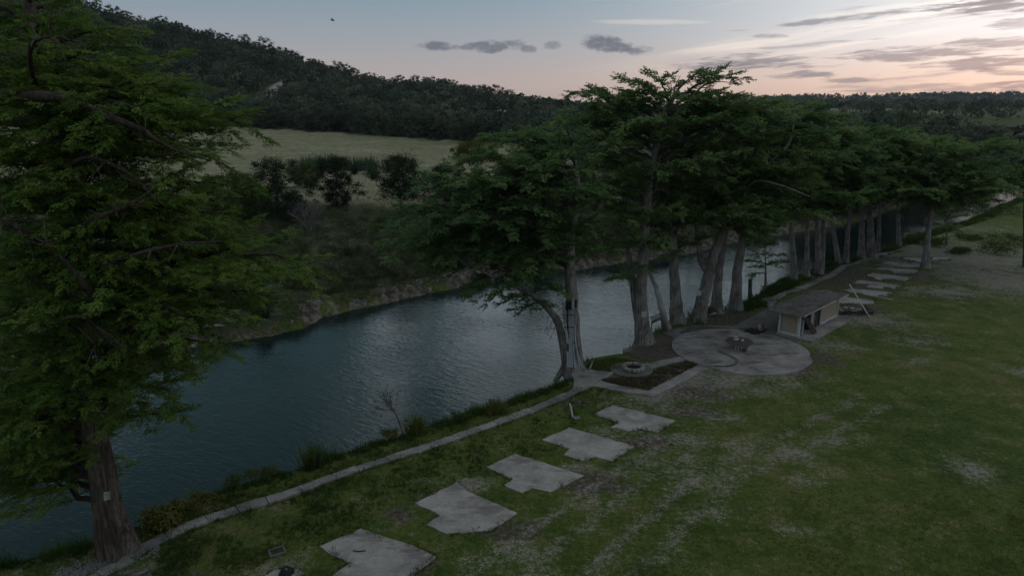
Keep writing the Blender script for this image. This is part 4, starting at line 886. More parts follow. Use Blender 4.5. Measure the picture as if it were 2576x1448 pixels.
for (b_, u_, r_, sd), ds in zip(row, desc):
    zz = 18.5-.25*(sd-18)
    ex = (lambda wood, sp, r, P: tube(wood, smooth_path([P[1]+[.35, .2, -.3], P[6]+[.75, .3, 0], P[14]+[1.0, .3, 0]], 10), np.linspace(.42, .2, 10), 10)) if sd == 20 else None
    ctree(b_, u_, r_*.84, ds, (9.2, zz, 6.8, 34, (.75, 1, 1, .8, .4)), (), sd, .95, 2, 'cypresses in the far bank row', extra=ex)
ctree((2329, 672), [(2334, 600), (2345, 510), (2352, 440), (2350, 380)], .42, 'lone pale trunked cypress standing apart at the end of the far pads', (9, 16, 8.5, 40, (.7, 1, 1, .75, .4)), [(2480, 480, 0), (2490, 500, 2), (2230, 470, 0), (2210, 430, 2), (2470, 440, -2), (2400, 380, 0), (2500, 470, 1)], 30, .95, 2, bark=M_PALE)
ctree((2577, 672), [(2576, 600), (2575, 520), (2576, 440), (2576, 390)], .12, 'thin dark trunked cypress at the edge of the photo beyond the lawn', (10, 16, 4, 14, (.7, 1, .8, .6, .3)), (), 31, .9, 1, bark=M_OAKB)
ctree((1926, 727), [(1926, 690), (1925, 650), (1923, 600)], .13, 'young thin cypress with sparse level branches over the bright water', None, [(1880, 655, 0, .4), (1895, 640, -1, .3), (1960, 640, 0, .3), (1970, 655, 1, .3), (1900, 668, 1, .1), (1950, 668, -1, .1), (1905, 620, 0, .3), (1945, 612, 0, .3), (1888, 690, 0, .1), (1925, 598, 0, .2)], 32, .6, 0)
ctree((2382, 615), [(2381, 590), (2384, 565), (2385, 548)], .12, 'small crooked bank tree with a dark stem beside the gravel', (3, 6, 2.2, 12, (.8, 1, 1, .8, .4)), (), 33, .6, 0)
# leaning dead trunk carrying the platform
dl = [G(1676, 832, -.4), A(1668, 790, 58.5), A(1655, 740, 59.5), A(1641, 700, 60.5), A(1620, 668, 61)]
mb = MB(); trunk(mb, dl, .42, .1, 18, 14, 40, .35); tag(mb.build('dead_trunk', M_GREY, smooth=True, loc=tuple(dl[0])), 'grey dead trunk bent towards the river beside the timber platform', 'dead tree')
a = G(1887, 757, -.6); b = A(1887, 702, a[1]); mb = MB(); tube(mb, smooth_path([a-[0, 0, .6], a, (a+b)/2, b], 8), [.42, .36, .3, .26, .24, .22, .21, .2], 10); 
for q in range(3): tube(mb, [a+(b-a)*.7, a+(b-a)*.75+r.normal(0, .5, 3)], [.03, .01], 4)
tag(mb.build('snag', M_OAKB, loc=tuple(a)), 'broken upright snag on the bank in front of bright water', 'dead tree')
a = G(2219, 634, -.2); b = A(2224, 612, a[1]); mb = MB(); tube(mb, [a, (a+b)/2+[.1, 0, 0], b], [.25, .2, .08], 8); tag(mb.build('snag', M_OAKB, loc=tuple(a)), 'short dark snag beside the thin trunk near the path end', 'dead tree')
# platform of boards between the trunks
o = thing('timber_platform', 'grey timber platform with red edge board fixed between two trunks', 'platform', G(1650, 838, 0))
fl_, fr_, bl_, br_ = [A(*p_) for p_ in ((1641, 806, 60.5), (1674, 791, 62.5), (1635, 796, 62.0), (1664, 786, 63.8))]
mb = MB(); base_ = np.array(o.location)
top = np.array([fl_, fr_, br_, bl_]); prismV = np.vstack([top, top-[0, 0, .09]])-base_
mb.add(prismV, [[0, 1, 2, 3], [7, 6, 5, 4], [0, 4, 5, 1], [1, 5, 6, 2], [2, 6, 7, 3], [3, 7, 4, 0]]); mb.build('deck', M_DECK, o)
mb = MB(); d_ = nrm(fr_-fl_); n_ = np.array([d_[1], -d_[0], 0]); q = np.array([fl_, fr_])+n_*.03-base_; V = np.vstack([q+[0, 0, .03], q-[0, 0, .24], q+n_*.06+[0, 0, .03], q+n_*.06-[0, 0, .24]]); mb.add(V, [[4, 5, 7, 6], [0, 2, 3, 1], [0, 1, 5, 4], [2, 6, 7, 3], [0, 4, 6, 2], [1, 3, 7, 5]]); mb.build('edge_board', M_REDW, o)
for pq in (fl_, fr_):
    mb = MB(); tube(mb, [pq-base_-[0, -.15, .1], np.array([pq[0]-base_[0], pq[1]-base_[1]+.15, -.3])], .06, 6); mb.build('support', M_DECK, o)
# wiring on the trunk
Ys = YA-1.02
o = thing('electrical_panel', 'bank of grey electrical boxes and vertical conduits strapped to a trunk', 'electrical panel', ta[0])
bs = np.array(o.location)
def pc(X, Y): return (2150+X/3.2167)/1.5907, (1150+Y/3.2167)/1.5907
tops = [330, 345, 360, 374, 405, 420, 436, 452, 463, 478]
pips = [([(330, 290), (345, 440), (385, 720)], 0), ([(344, 290), (352, 440), (392, 720)], 0), ([(358, 290), (364, 440), (399, 725)], 0), ([(374, 290), (366, 440), (407, 730)], 0),
        ([(385, 820), (384, 1020)], 0), ([(398, 820), (397, 1022)], 0), ([(411, 730), (412, 1024)], 0), ([(405, 290), (408, 500), (428, 1025)], 0), ([(420, 290), (424, 500), (441, 1026)], 0), ([(436, 285), (438, 500), (455, 1026)], 0), ([(452, 280), (453, 500), (470, 900), (487, 1030)], 0), ([(462, 275), (461, 500), (478, 900), (500, 1024)], 0), ([(478, 480), (490, 700), (520, 900), (545, 1022)], 0), ([(485, 480), (500, 740), (545, 930), (590, 1024)], 0)]
for pts, _ in pips:
    mb = MB(); tube(mb, smooth_path([A(*pc(*p_), Ys-(.42 if p_[1] > 900 else .12 if p_[1] > 600 else .0)) for p_ in pts], 9)-bs, .043, 7); mb.build('conduit', M_STEEL, o, smooth=True)
for q, (x0, x1, y0, y1, m_) in enumerate(((322, 362, 178, 292, M_STEEL), (364, 402, 172, 286, M_BLACK), (404, 438, 158, 280, M_BLACK), (440, 478, 152, 268, M_STEEL), (482, 508, 158, 248, M_BLACK))):
    a_, b_ = A(*pc(x0, y1), Ys-.05), A(*pc(x1, y0), Ys-.05); mb = MB(); mb.box((a_+b_)/2-bs, (abs(b_[0]-a_[0]), .28, abs(b_[2]-a_[2]))); mb.build('meter_box', m_, o)
    mb = MB(); mb.box((a_+b_)/2-bs-[0, .15, 0], (abs(b_[0]-a_[0])*.86, .03, abs(b_[2]-a_[2])*.88)); mb.build('door', M_STEEL if q in (0, 3) else M_CHAR, o)
for yy, xa, xb in ((350, 325, 465), (510, 340, 470), (712, 372, 490), (905, 380, 480)):
    a_, b_ = A(*pc(xa, yy), Ys-.08), A(*pc(xb, yy), Ys-.08); mb = MB(); tube(mb, [a_-bs, b_-bs], .03, 5); mb.build('strap', M_CHAR, o)
# drift snagged in the fork
a = A(1412, 800, YA-1.1); mb = MB()
for q in range(90):
    c = a+r.normal(0, 1, 3)*[.45, .3, .7]+[-.6*r.random(), 0, 0]; tube(mb, [c, c+r.normal(0, .3, 3)-[0, 0, .3*r.random()]], [.02, .006], 3, cap=False)
tag(mb.build('flood_debris', M_CHAR, loc=tuple(a)), 'dark tangle of flood debris caught in the fork of the wired tree', 'debris')
# notices nailed to trunks; their print is past reading and stands as worn rows
def notice(px, py, Y, wd, ht, label, rows, tilt=0):
    c = A(px, py, Y); o = thing('notice_board', label, 'sign', c); o.rotation_euler = (0, tilt, math.atan2(-c[0], c[1])*1.0)
    mb = MB(); mb.box((0, 0, 0), (wd, .025, ht)); mb.build('panel', M_WHITE, o)
    mb = MB()
    for q in range(rows): 
        zz = ht*(.36-.72*q/max(1, rows-1)); x_ = -wd*.40
        while x_ < wd*.34: 
            l = r.uniform(.06, .16)*wd; mb.box((x_+l/2, -.015, zz), (l, .006, ht*.055)); x_ += l+wd*.05
    mb.build('lettering', M_INK, o)
notice(270, 1246, YL-1.02, .27, .38, 'white notice nailed to the huge near trunk', 6, .12)
notice(1620, 790, YB-.78, .42, .52, 'small white notice on the tallest cypress above the dirt bed', 4)
notice(1758, 737, G(1757, 806)[1]-.75, .40, .52, 'small white notice on the big leaning cypress', 4)
c = A(259, 1334, YL-1.15); mb = MB(); mb.box((0, 0, 0), (.09, .05, .24), .2); ob = mb.build('tree_tag', M_WHITE, loc=tuple(c)); ob.rotation_euler = (0, -.5, 0); tag(ob, 'narrow white tag low on the huge near trunk', 'tag')
mb = MB()
Q = smooth_path([G(338, 1400, .05), A(355, 1380, YL-.6), A(362, 1352, YL-.5)], 6); tube(mb, Q, np.linspace(.03, .008, 6), 4); tag(mb.build('fallen_branch', M_GREY), 'thin grey branch propped at the foot of the near trunk', 'branch')
# stump and sawn logs by the bank
a = G(*c5(1590, 335), 0); mb = MB(); tube(mb, [a-[0, 0, .2], a+[0, 0, .3], a+[0, 0, .75]], [.34, .29, .27], 12); tag(mb.build('tree_stump', M_OAKB, loc=tuple(a)), 'short sawn stump between the leaning cypress and its neighbour', 'stump')
a, b = G(*c5(1585, 345), .12), G(*c5(1640, 325), .16); mb = MB(); tube(mb, [a, b], .11, 8); tag(mb.build('sawn_log', M_SLAB), 'pale sawn log lying by the short stump', 'log')
a = G(*c5(1065, 585), .05); mb = MB(); rock_mesh(mb, (0, 0, .15), (.34, .25, .22), r); tag(mb.build('white_stone', M_WHITE, loc=tuple(a)), 'pale block of stone at the foot of the tallest cypress', 'stone')
# bare sapling by the path
a = G(1022, 1114, -.5); mb = MB(); r2 = np.random.default_rng(5)
Q = smooth_path([a-[0, 0, .3], A(1012, 1085, a[1]), A(1000, 1050, a[1]), A(985, 1022, a[1])], 8); tube(mb, Q, np.linspace(.065, .042, 8), 6)
for q in range(6):
    bare(mb, Q[7-q % 2], nrm(A(955+r2.normal(0, 22), 985+r2.normal(0, 14), a[1]+r2.normal(0, .4))-Q[7]), 1.05, .032, 2, r2, .5, 4)
for px, py in ((935, 1025), (1000, 1000), (940, 1003)): bare(mb, Q[6], nrm(A(px, py, a[1])-Q[6]), 1.1, .026, 2, r2, .5, 3)
o = thing('bare_sapling', 'leafless brown sapling leaning over the water beside the footpath', 'sapling', a); mb.build('stem', M_SAP, o, loc=tuple(a))
mb = MB()
for px, py in ((960, 1046), (942, 1010), (974, 990), (985, 1012), (950, 1022)): leaves(mb, A(px, py, a[1]), (.05, .05, .14), 14, .045, r2, .8)
mb.build('dead_leaves', M_RUST, o, loc=tuple(a))
# ------------------------------------------------------------------ trees on the far bank and meadow
mo = [((1010, 537), 385, 62, 41, 'spreading oak standing alone on the far bank meadow', 14000, .12), ((700, 548), 392, 62, 42, 'dark rounded oak over several thin stems across the river', 13000, .12), ((850, 520), 388, 46, 43, 'narrow dark tree behind the leafless grey one', 12000, .12), ((1120, 505), 412, 44, 44, 'dark open oak half hidden by the wired cypress', 8000, .12), ((600, 560), 430, 60, 45, 'bushy dark tree behind the tip of the huge near crown', 12000, .13), ((770, 470), 408, 34, 46, 'small bright green tree between the two dark oaks', 7000, .11), ((640, 520), 470, 38, 47, 'low leafy tree under the dark rounded oak', 6000, .11), ((530, 560), 455, 40, 48, 'shadowy tree showing through the near crown', 6000, .13), ((1165, 520), 440, 40, 49, 'dim bushy tree close beside the wired cypress crown', 6000, .13), ((730, 560), 480, 30, 50, 'low bush on thin stems beside the leafless grey tree', 5000, .1), ((1190, 400), 356, 40, 51, 'pale green rounded tree at the meadow edge', 8000, .16)]
for (b_, ytop, wpx, sd, ds, n, sz) in mo:
    p_ = T(*b_); h_ = A(b_[0], ytop, p_[1])[2]-p_[2]; rd = wpx/F*p_[1]*1.32
    oak('meadow_oak', p_, h_, rd, sd, ds, 'tree', 'trees between the river and the meadow', M_OAK if sd not in (46, 51, 45) else M_WEED, n, sz, .3, 58, low=.27 if sd in (41, 44) else .06)
p_ = T(782, 580); o = thing('leafless_tree', 'leafless grey tree with fine twigs among the dark oaks', 'tree', p_); mb = MB(); r2 = np.random.default_rng(8)
for q in range(7): bare(mb, p_-[0, 0, .2], [r2.normal(0, .34), r2.normal(0, .25), 1], 2.5, .11, 4, r2, .5, 4)
mb.build('trunk', M_TWIG, o, loc=tuple(p_))
# clump of cane at the meadow edge
o = thing('cane_clump', 'blue green clump of tall cane on the meadow edge', 'cane', T(912, 425)); r2 = np.random.default_rng(9); mb = MB(); p_ = np.array(o.location)
for px in range(770, 950, 2):
    b_ = T(px, 424+r2.normal(0, 3)) if px % 10 == 0 else b_
    for q in range(16):
        c = b_+r2.normal(0, 1, 3)*[1.2, 1.6, 0]-p_; hh = r2.uniform(1.6, 3.6); l = r2.normal(0, .35, 3)
        s0 = nrm(r2.normal(0, 1, 3)*[1, 1, 0])*.09
        mb.add([c-s0, c+s0, c+l*[1, 1, 0]+[0, 0, hh]], [[0, 1, 2]], r2.uniform(.2, .8))
mb.build('stalks', M_REED, o)
# forest edge and individual trees on the hill: five kinds, each copied
r2 = np.random.default_rng(21)
kinds = []
for q in range(5): kinds.append(oak('woodland_tree', (0, 0, -400), 7.5+q*.5, 4.2+.25*q, 60+q, None, 'tree', None, M_WOOD, 2300, .26, .25, 22, parts=False, low=.12))
kl = ['dark bushy oak at the foot of the wooded hill', 'dark tree breaking the skyline of the wooded ridge', 'tall dark tree in the woods beyond the river bend', 'dark scrubby tree on the far bank behind the cypresses', 'lone dark tree scattered in the pale fields far away']
kg = ['trees at the foot of the wooded hill', 'trees on the ridge skyline', 'woods beyond the river bend', 'trees on the far bank behind the cypresses', 'trees dotted over the far fields']
used = set()
def plant(k, x, y, s, grp, dz=-.3, sy=None):
    z_ = float(height(np.array([x]), np.array([y]))[0])
    src = kinds[k]
    if k not in used: o = src; used.add(k)
    else: o = src.copy(); col.objects.link(o)
    o.location = (x, y, z_+dz); o.rotation_euler = (0, 0, r2.uniform(0, 6.28)); o.scale = (s, s, s*(sy or r2.uniform(.85, 1.15)))
    o['label'] = kl[grp]; o['group'] = kg[grp]; o['category'] = 'tree'; return o
for px in np.arange(395, 1420, 16.5):
    u_ = (px-CX)/F; ye = np.interp(u_, EU, EY)+r2.uniform(0, 9)
    if 1226 < px < 1300: continue
    plant(r2.integers(0, 5), u_*ye/1.0*1.0, ye, r2.uniform(.65, 1.25), 0)
for px in np.concatenate([np.arange(255, 1180, 22), np.arange(1180, 1420, 16)]):
    px += r2.normal(0, 4); u_ = A(px, 250, YR)[0]/YR; y_ = YR+r2.uniform(-22, 4); plant(r2.integers(0, 5), u_*y_, y_, r2.uniform(.75, 1.25)*(1.3 if px > 1180 else 1), 1)
for px, yt, w_ in ((1272, 228, 38), (1215, 218, 34), (1325, 245, 46), (735, 122, 30), (880, 168, 26)):
    u_ = A(px, 250, 430)[0]/430; y_ = 430 if px > 1000 else 470; x_ = u_*y_; z_ = float(height(np.array([x_]), np.array([y_]))[0]); h_ = A(px, yt, y_)[2]-z_
    o = plant(r2.integers(0, 5), x_, y_, w_/F*y_/4.6, 1); k_ = o.dimensions; o.scale[2] = max(.6, h_/8.5)
for q in range(66):
    u_ = r2.uniform(.34, .80); f_ = r2.random(); fy = np.interp(u_, [.3, .56, .8], [190, 215, 228]); y_ = fy+f_*f_*70; plant(r2.integers(0, 5), u_*y_, y_, r2.uniform(1.1, 1.6)*(.6 if .69 < u_ < .79 else 1), 2)
shore = np.array([G(px_, py_, WZ)[:2] for px_, py_ in far_px[-6:]]+[(330, 225)])
sl_ = smooth_path(np.column_stack([shore, np.zeros(len(shore))]), 60)
for q in range(44):
    p_ = sl_[r2.integers(0, 60)]+r2.uniform(-3, 3, 3); off = 2.5+abs(r2.normal(0, 5)); x_, y_ = p_[0]-.35*off, p_[1]+off
    if height(np.array([x_]), np.array([y_]), True)[1][0]: y_ += 5
    if .685 < x_/y_ < .80: continue
    plant(r2.integers(0, 5), x_, y_, r2.uniform(1.55, 2.15), 2, sy=r2.uniform(.9, 1.1))
for q in range(48):
    u_ = r2.uniform(.02, .46); yf = np.interp(u_, [0, .2, .36, .46], [98, 104, 128, 165]); y_ = yf+r2.uniform(4, 70); x_ = u_*y_
    hh = height(np.array([x_]), np.array([y_]), True)
    if hh[1][0] or hh[5][0] < 3: continue
    plant(r2.integers(0, 5), x_, y_, r2.uniform(.6, 1.15), 3)
for q in range(24):
    u_ = r2.uniform(.33, .78); y_ = r2.uniform(380, 900); plant(r2.integers(0, 5), u_*y_, y_, r2.uniform(.6, 1.2), 4)
def mass(name, pts, sizes, nf, fs, seed, label=None):
    r = np.random.default_rng(seed); mb = MB(); n = len(pts); z_ = height(pts[:, 0], pts[:, 1])
    lumps = 6
    tint = r.normal(.42, .26, n)
    for L in range(lumps):
        off = np.stack([r.normal(0, .42, n), r.normal(0, .42, n), r.uniform(.2, .95, n)], 1)*sizes[:, None]
        off[:, 2] *= .95
        c = np.column_stack([pts, z_])+off; m = nf//lumps
        d = nrm(r.normal(0, 1, (n, m, 3))+np.array([0, -.25, .3])); p = c[:, None]+d*sizes[:, None, None]*np.array([.42, .42, .34])*r.uniform(.7, 1.08, (n, m, 1))
        nn_ = nrm(d+r.normal(0, .5, d.shape)); a = nrm(np.cross(nn_, r.normal(0, 1, d.shape))); b = np.cross(nn_, a); s = fs*sizes[:, None, None]*r.uniform(.6, 1.3, (n, m, 1))
        V = np.stack([p-a*s-b*s*.6, p+a*s-b*s*.6, p+b*s], 2)
        mb.add(V.reshape(-1, 3), np.arange(n*m*3).reshape(-1, 3), np.repeat((tint[:, None]+r.normal(0, .10, (n, m))).ravel(), 3))
    return tag(mb.build(name, M_WOOD), label, None, None, 'stuff')
pts = []
for q in range(9000):
    px = r2.uniform(-700, 1500); u_ = (px-CX)/F*1.0; ye = np.interp(u_, EU, EY)+5; f_ = r2.random(); y_ = ye+(YR+25-ye)*f_
    x_ = u_*y_
    if min(dline(np.array([x_]), np.array([y_]), track-[0, dy_, 0])[0] for dy_ in (0, 7, 14, 21, 28)) < 5.5: continue
    if abs(x_-HOUSE[0]*y_/HOUSE[1]) < 8 and -80 < y_-HOUSE[1] < 6: continue
    pts.append((x_, y_))
    if len(pts) > 4000: break
pts = np.array(pts); tr_px = track[:, :2]
mass('hill_woods', pts, 2.6+4.6*r2.random(len(pts))**1.8, 110, .11, 31)
pts = []
while len(pts) < 3200:
    u_ = r2.uniform(.0, .95); y_ = 300*math.exp(r2.uniform(0, 2.35)); x_ = u_*y_
    if u_ > .16 and 335 < y_ < 1000 and (y_ < 820 or vnoise(np.array([x_]), np.array([y_/2.2]), 120, 21, 3)[0] > .46) and r2.random() < .93: continue
    pts.append((x_, y_))
pts = np.array(pts); mass('distant_woods', pts, r2.uniform(4, 6.5, len(pts))*(1+pts[:, 1]/1600), 48, .2, 32)
# brush on the far bank
pts = []
while len(pts) < 3000:
    px = r2.uniform(380, 2200); d_ = r2.exponential(11)+2.0; q = r2.integers(6, len(far_px)-4); f_ = r2.random()
    e0, e1 = FE[q], FE[q+1]; b_ = e0+(e1-e0)*f_; nn_ = np.array([-(e1-e0)[1], (e1-e0)[0]]); nn_ /= np.linalg.norm(nn_)
    p_ = b_+nn_*d_
    if vnoise(np.array([p_[0]]), np.array([p_[1]]), 6, 44, 2)[0] < .38: continue
    pts.append(p_)
pts = np.array(pts); 
ob = mass('far_bank_brush', pts, r2.uniform(.25, .8, len(pts))*(1+1.3*sst(pts[:, 0], 2, 22)), 60, .11, 33); ob.data.materials[0] = M_SCRUB
for q, (px, py, s) in enumerate(((950, 585, 1.5), (1290, 640, 1.6), (1420, 640, 1.8), (1540, 630, 1.7), (700, 610, 1.4), (880, 640, 1.1), (1060, 610, 1.3), (580, 750, 1.6), (660, 800, 1.0), (960, 560, .9), (1370, 660, 1.2), (1640, 610, 1.8), (540, 800, 1.5))):
    p_ = T(px, py); mb = MB()
    for w_ in range(6): leaves(mb, p_+r2.normal(0, .45*s, 3)*[1, 1, .4]+[0, 0, .5*s], (.6*s, .6*s, .5*s), 220, .085, r2, r2.uniform(.25, .6))
    tag(mb.build('wild_shrub', M_OAK if q % 3 else M_WEED, loc=tuple(p_)), 'dark wild shrub on the slope above the far rock ledge', 'shrub', 'wild shrubs on the far bank')
pts = []
for (xa, xb, ya, yb, n) in ((500, 910, 520, 600, 170), (1060, 1230, 500, 560, 60), (560, 1000, 590, 690, 150), (1000, 1330, 560, 640, 130)):
    for q in range(n):
        pts.append(T(r2.uniform(xa, xb), r2.uniform(ya, yb))[:2])
pts = np.array(pts); ob = mass('meadow_brush', pts, r2.uniform(.35, 1.25, len(pts)), 84, .09, 35); ob.data.materials[0] = M_SCRUB
# ledge rocks on the far shore
rk = [((735, 812), (2.6, 1.3, 1.0), 'largest pale boulder jutting into the water on the far shore'), ((615, 785), (.9, .6, .55), 'pale rounded boulder in the brush above the far shore'), ((690, 838), (1.6, .8, .5), 'low pale rock at the waterline near the jutting boulder'), ((655, 850), (1.1, .5, .3), None), ((900, 768), (2.4, .9, .75), None), ((945, 752), (2.0, .8, .9), None), ((870, 772), (1.5, .8, .6), None), ((1000, 745), (2.2, .9, .9), None), ((1050, 732), (2.0, .9, 1.0), None), ((1090, 722), (2.2, 1.0, 1.0), None), ((980, 725), (1.6, .6, .5), None), ((830, 760), (1.8, .8, .6), None), ((1140, 712), (2, 1, .9), None), ((1200, 705), (2, .9, .8), None), ((1460, 668), (2.5, 1, .9), None), ((1560, 652), (2.4, 1, .8), None), ((1395, 675), (2.2, 1, .8), None), ((770, 745), (1.4, .6, .4), None), ((700, 752), (1.5, .7, .4), None), ((1250, 700), (2, .8, .6), None)]
for (px, py), s, ds in rk:
    p_ = G(px, py+9, WZ+.2); p_[2] = max(hz(p_[0], p_[1]), WZ)-.15; mb = MB(); rock_mesh(mb, (0, 0, s[2]*.45), (s[0]*.95, s[1]*1.1, s[2]*1.1), r2, n=3)
    for w_ in range(2): rock_mesh(mb, (r2.normal(0, s[0]*.5), r2.normal(0, s[1]*.4), s[2]*r2.uniform(.1, .5)), (s[0]*.45, s[1]*.5, s[2]*.3), r2, n=2)
    tag(mb.build('shore_rock', M_STONE, loc=tuple(p_)), ds or 'weathered limestone ledge rock along the far waterline', 'rock', None if ds else 'ledge rocks along the far waterline')
# ------------------------------------------------------------------ house, pole and bird in the distance
p_ = HOUSE-[0, 0, .2]; o = thing('hillside_house', 'small pale house with blue grey metal roof among the hillside trees', 'house', p_)
mb = MB(); mb.box((0, 0, 1.2), (4.6, 4, 2.6)); mb.box((3.7, .6, 1.0), (2.8, 3, 2.2)); mb.build('wall', M_DECK, o); o.scale = (.8, .8, .8)
mb = MB(); V = [(-2.7, -2.4, 2.45), (2.7, -2.4, 2.45), (2.7, 2.4, 2.45), (-2.7, 2.4, 2.45), (-2.7, 0, 3.7), (2.7, 0, 3.7)]; mb.add(V, [[0, 1, 5, 4], [2, 3, 4, 5], [0, 3, 2, 1]]); mb.add(V, [[0, 4, 3], [1, 2, 5]]); rf = mb.build('roof', M_METROOF, o)
mb = MB(); tube(mb, [(-.6, .2, 3.4), (-.6, .2, 4.5)], .18, 8); mb.build('chimney', M_STEEL, rf)
for dx in (-1.3, .3): mb = MB(); mb.box((dx, -2.02, 1.3), (.7, .06, 1.3)); mb.build('window', M_GLASS, o)
mb = MB(); mb.box((1.75, -2.02, 1.0), (.7, .06, 2.1)); mb.build('door', M_DARKW, o)
mb = MB(); q_ = HOUSE+np.array([-5.0, -1.5, 0]); tube(mb, [q_-[0, 0, 6], q_+[0, 0, 9]], .09, 6); mb.box(q_+[0, 0, 8.4], (1.6, .12, .12)); tag(mb.build('utility_pole', M_OAKB), 'thin utility pole beside the pale hillside house', 'utility pole')
q_ = T(1077, 275)+np.array([0, 0, 5.0]); mb = MB(); tube(mb, [q_-[0, 0, 6], q_+[0, 0, 1.0]], .06, 6); mb.box(q_+[0, -.2, -.4], (.5, .4, .9)); tag(mb.build('utility_pole', M_STEEL), 'pale pole with a white box on the dark wooded slope', 'utility pole')
q_ = A(836, 52, 60); o = thing('bird', 'small dark bird flying in the clear sky beside the ridge', 'bird', q_); mb = MB()
tube(mb, [(-.16, 0, 0), (-.08, 0, .01), (.02, 0, .015), (.1, 0, .02), (.15, 0, .02), (.2, 0, .015)], [.012, .04, .05, .035, .03, .006], 8)
mb.add([(-.16, 0, 0), (-.27, .05, 0), (-.27, -.05, 0)], [[0, 1, 2]])
for s in (-1, 1):
    P_ = np.array([(.06, s*.03, .02), (-.05, s*.03, .02), (-.08, s*.16, .12), (.02, s*.17, .13), (-.10, s*.34, .10), (-.03, s*.33, .11)]); up_ = [0, 0, .012]
    mb.add(np.vstack([P_, P_+up_]), [[0, 1, 2, 3], [3, 2, 4, 5], [6, 9, 8, 7], [9, 11, 10, 8], [0, 3, 9, 6], [3, 5, 11, 9], [1, 7, 8, 2], [2, 8, 10, 4], [5, 4, 10, 11]])
mb.build('bird_body', M_CHAR, o); o.rotation_euler = (.3, .2, .6)
# ------------------------------------------------------------------ grass, weeds, shingle
class Blades:
    def __init__(s): s.p = []; s.h = []; s.t = []; s.w = []
    def put(s, p, h, t, w=None): s.p.append(p); s.h.append(h); s.t.append(t); s.w.append(h*.09 if w is None else w)
    def build(s, name, mat, nb, seed, lean=.55):
        r = np.random.default_rng(seed); p = np.concatenate(s.p); h = np.concatenate(s.h); tt = np.concatenate(s.t); w_ = np.concatenate(s.w); n = len(p)
        p = np.repeat(p, nb, 0); h = np.repeat(h, nb)*r.uniform(.5, 1.15, n*nb); tt = np.repeat(tt, nb)+r.normal(0, .13, n*nb); w_ = np.repeat(w_, nb)
        N = n*nb; p = p+r.normal(0, 1, (N, 3))*np.array([1, 1, 0])*(h*.32)[:, None]
        a = r.uniform(0, 6.28, N); sd = np.stack([np.cos(a), np.sin(a), 0*a], 1)*w_[:, None]; ln = r.normal(0, lean, (N, 3))*h[:, None]*np.array([1, 1, 0])
        tip = p+ln+np.array([0, 0, 1])*h[:, None]; V = np.stack([p-sd-[0, 0, .03], p+sd-[0, 0, .03], tip], 1)
        mb = MB(); mb.add(V.reshape(-1, 3), np.arange(N*3).reshape(-1, 3), np.repeat(tt, 3)); return tag(mb.build(name, mat), kind='stuff')
def blocked(x, y):
    b = np.zeros(len(x), bool)
    for e in excl: b |= inpoly(x, y, e)
    b |= dline(x, y, np.array(P1)) < .38
    b |= dline(x, y, np.array(P2)) < .44
    return b
def scatter(n, fpx, seed):
    r = np.random.default_rng(seed); px, py = fpx(r, n); d = np.array([ray(a, b) for a, b in zip(px, py)]); tt = -H/d[:, 2]; x, y = d[:, 0]*tt, d[:, 1]*tt
    hh = height(x, y, True); k = hh[2] & (~blocked(x, y)); return x[k], y[k], hh[0][k], hh[4][k]
r2 = np.random.default_rng(77)
lawn = Blades()
x, y, z, dn = scatter(30000, lambda r, n: (r.uniform(150, 2620, n), 640+830*r.uniform(0, 1, n)**.7), 1)
gv = ell(gravel_list, x, y); nz = vnoise(x, y, 1.6, 51, 3); gp = vnoise(x, y, 6, 52, 2)
k = (gv+.9*(nz-.5) < .34)
lawn.put(np.column_stack([x, y, z])[k], (.05+.11*nz*gp*2)[k], (.25+.5*gp+.25*(nz-.5))[k])
lawn.build('lawn_grass', M_GRASS, 5, 2)
weed = Blades()
sd_ = dline
x, y, z, dn = scatter(15000, lambda r, n: (r.uniform(250, 1950, n), r.uniform(930, 1460, n)), 3)
dp = dline(x, y, np.array(P1)); nz = vnoise(x, y, 1.3, 61, 3)
k = (dp < 5.2) & (nz > .40) & (ell(gravel_list, x, y) < .55)
weed.put(np.column_stack([x, y, z])[k], (.10+.42*(nz-.36)*np.clip(1.25-dp/7, .3, 1))[k], (.35+.7*(vnoise(x, y, 2.5, 62)-.45))[k])
for e in excl[:15]:                      # tufts closing over the edges of the pads
    P_ = rough_edge(e, .09, .10, 5); P_ = P_[vnoise(P_[:, 0], P_[:, 1], 1.1, 93, 2) > .52]
    weed.put(np.column_stack([P_, np.full(len(P_), .03)]), r2.uniform(.06, .24, len(P_)), r2.uniform(.2, .75, len(P_)))
for P_ in (P1, P2):                       # and over the path
    q = smooth_path(P_, 420); q = q+r2.normal(0, 1, q.shape)*[.06, .06, 0]; off = np.where(r2.random(len(q)) < .5, -1, 1)*.42; tq = nrm(np.gradient(q, axis=0)); q[:, 0] -= tq[:, 1]*off; q[:, 1] += tq[:, 0]*off; q[:, 2] = 0
    weed.put(q, r2.uniform(.08, .34, len(q)), r2.uniform(.2, .9, len(q)))
weed.build('tall_weeds', M_WEED, 9, 4, .6)
bank = Blades()
q = []
for i_ in range(len(NE)-1):
    e0, e1 = NE[i_], NE[i_+1]; L = np.linalg.norm(e1-e0)
    if e0[1] < 15 or e0[1] > 150: continue
    n = int(L*36); f_ = r2.random(n); nn_ = np.array([(e1-e0)[1], -(e1-e0)[0]])/L; d_ = r2.uniform(-.1, 2.1 if e0[1] < 62 else 3.6, n); q.append(e0+(e1-e0)*f_[:, None]+nn_*d_[:, None])
q = np.concatenate(q); k = ~blocked(q[:, 0], q[:, 1]); q = q[k]; dn = dline(q[:, 0], q[:, 1], NE); zz = height(q[:, 0], q[:, 1]); nz = vnoise(q[:, 0], q[:, 1], 1.5, 71, 3)
trees_xy = np.array([t_[:2] for t_ in (tl[0], ta[0], tb_[0])])
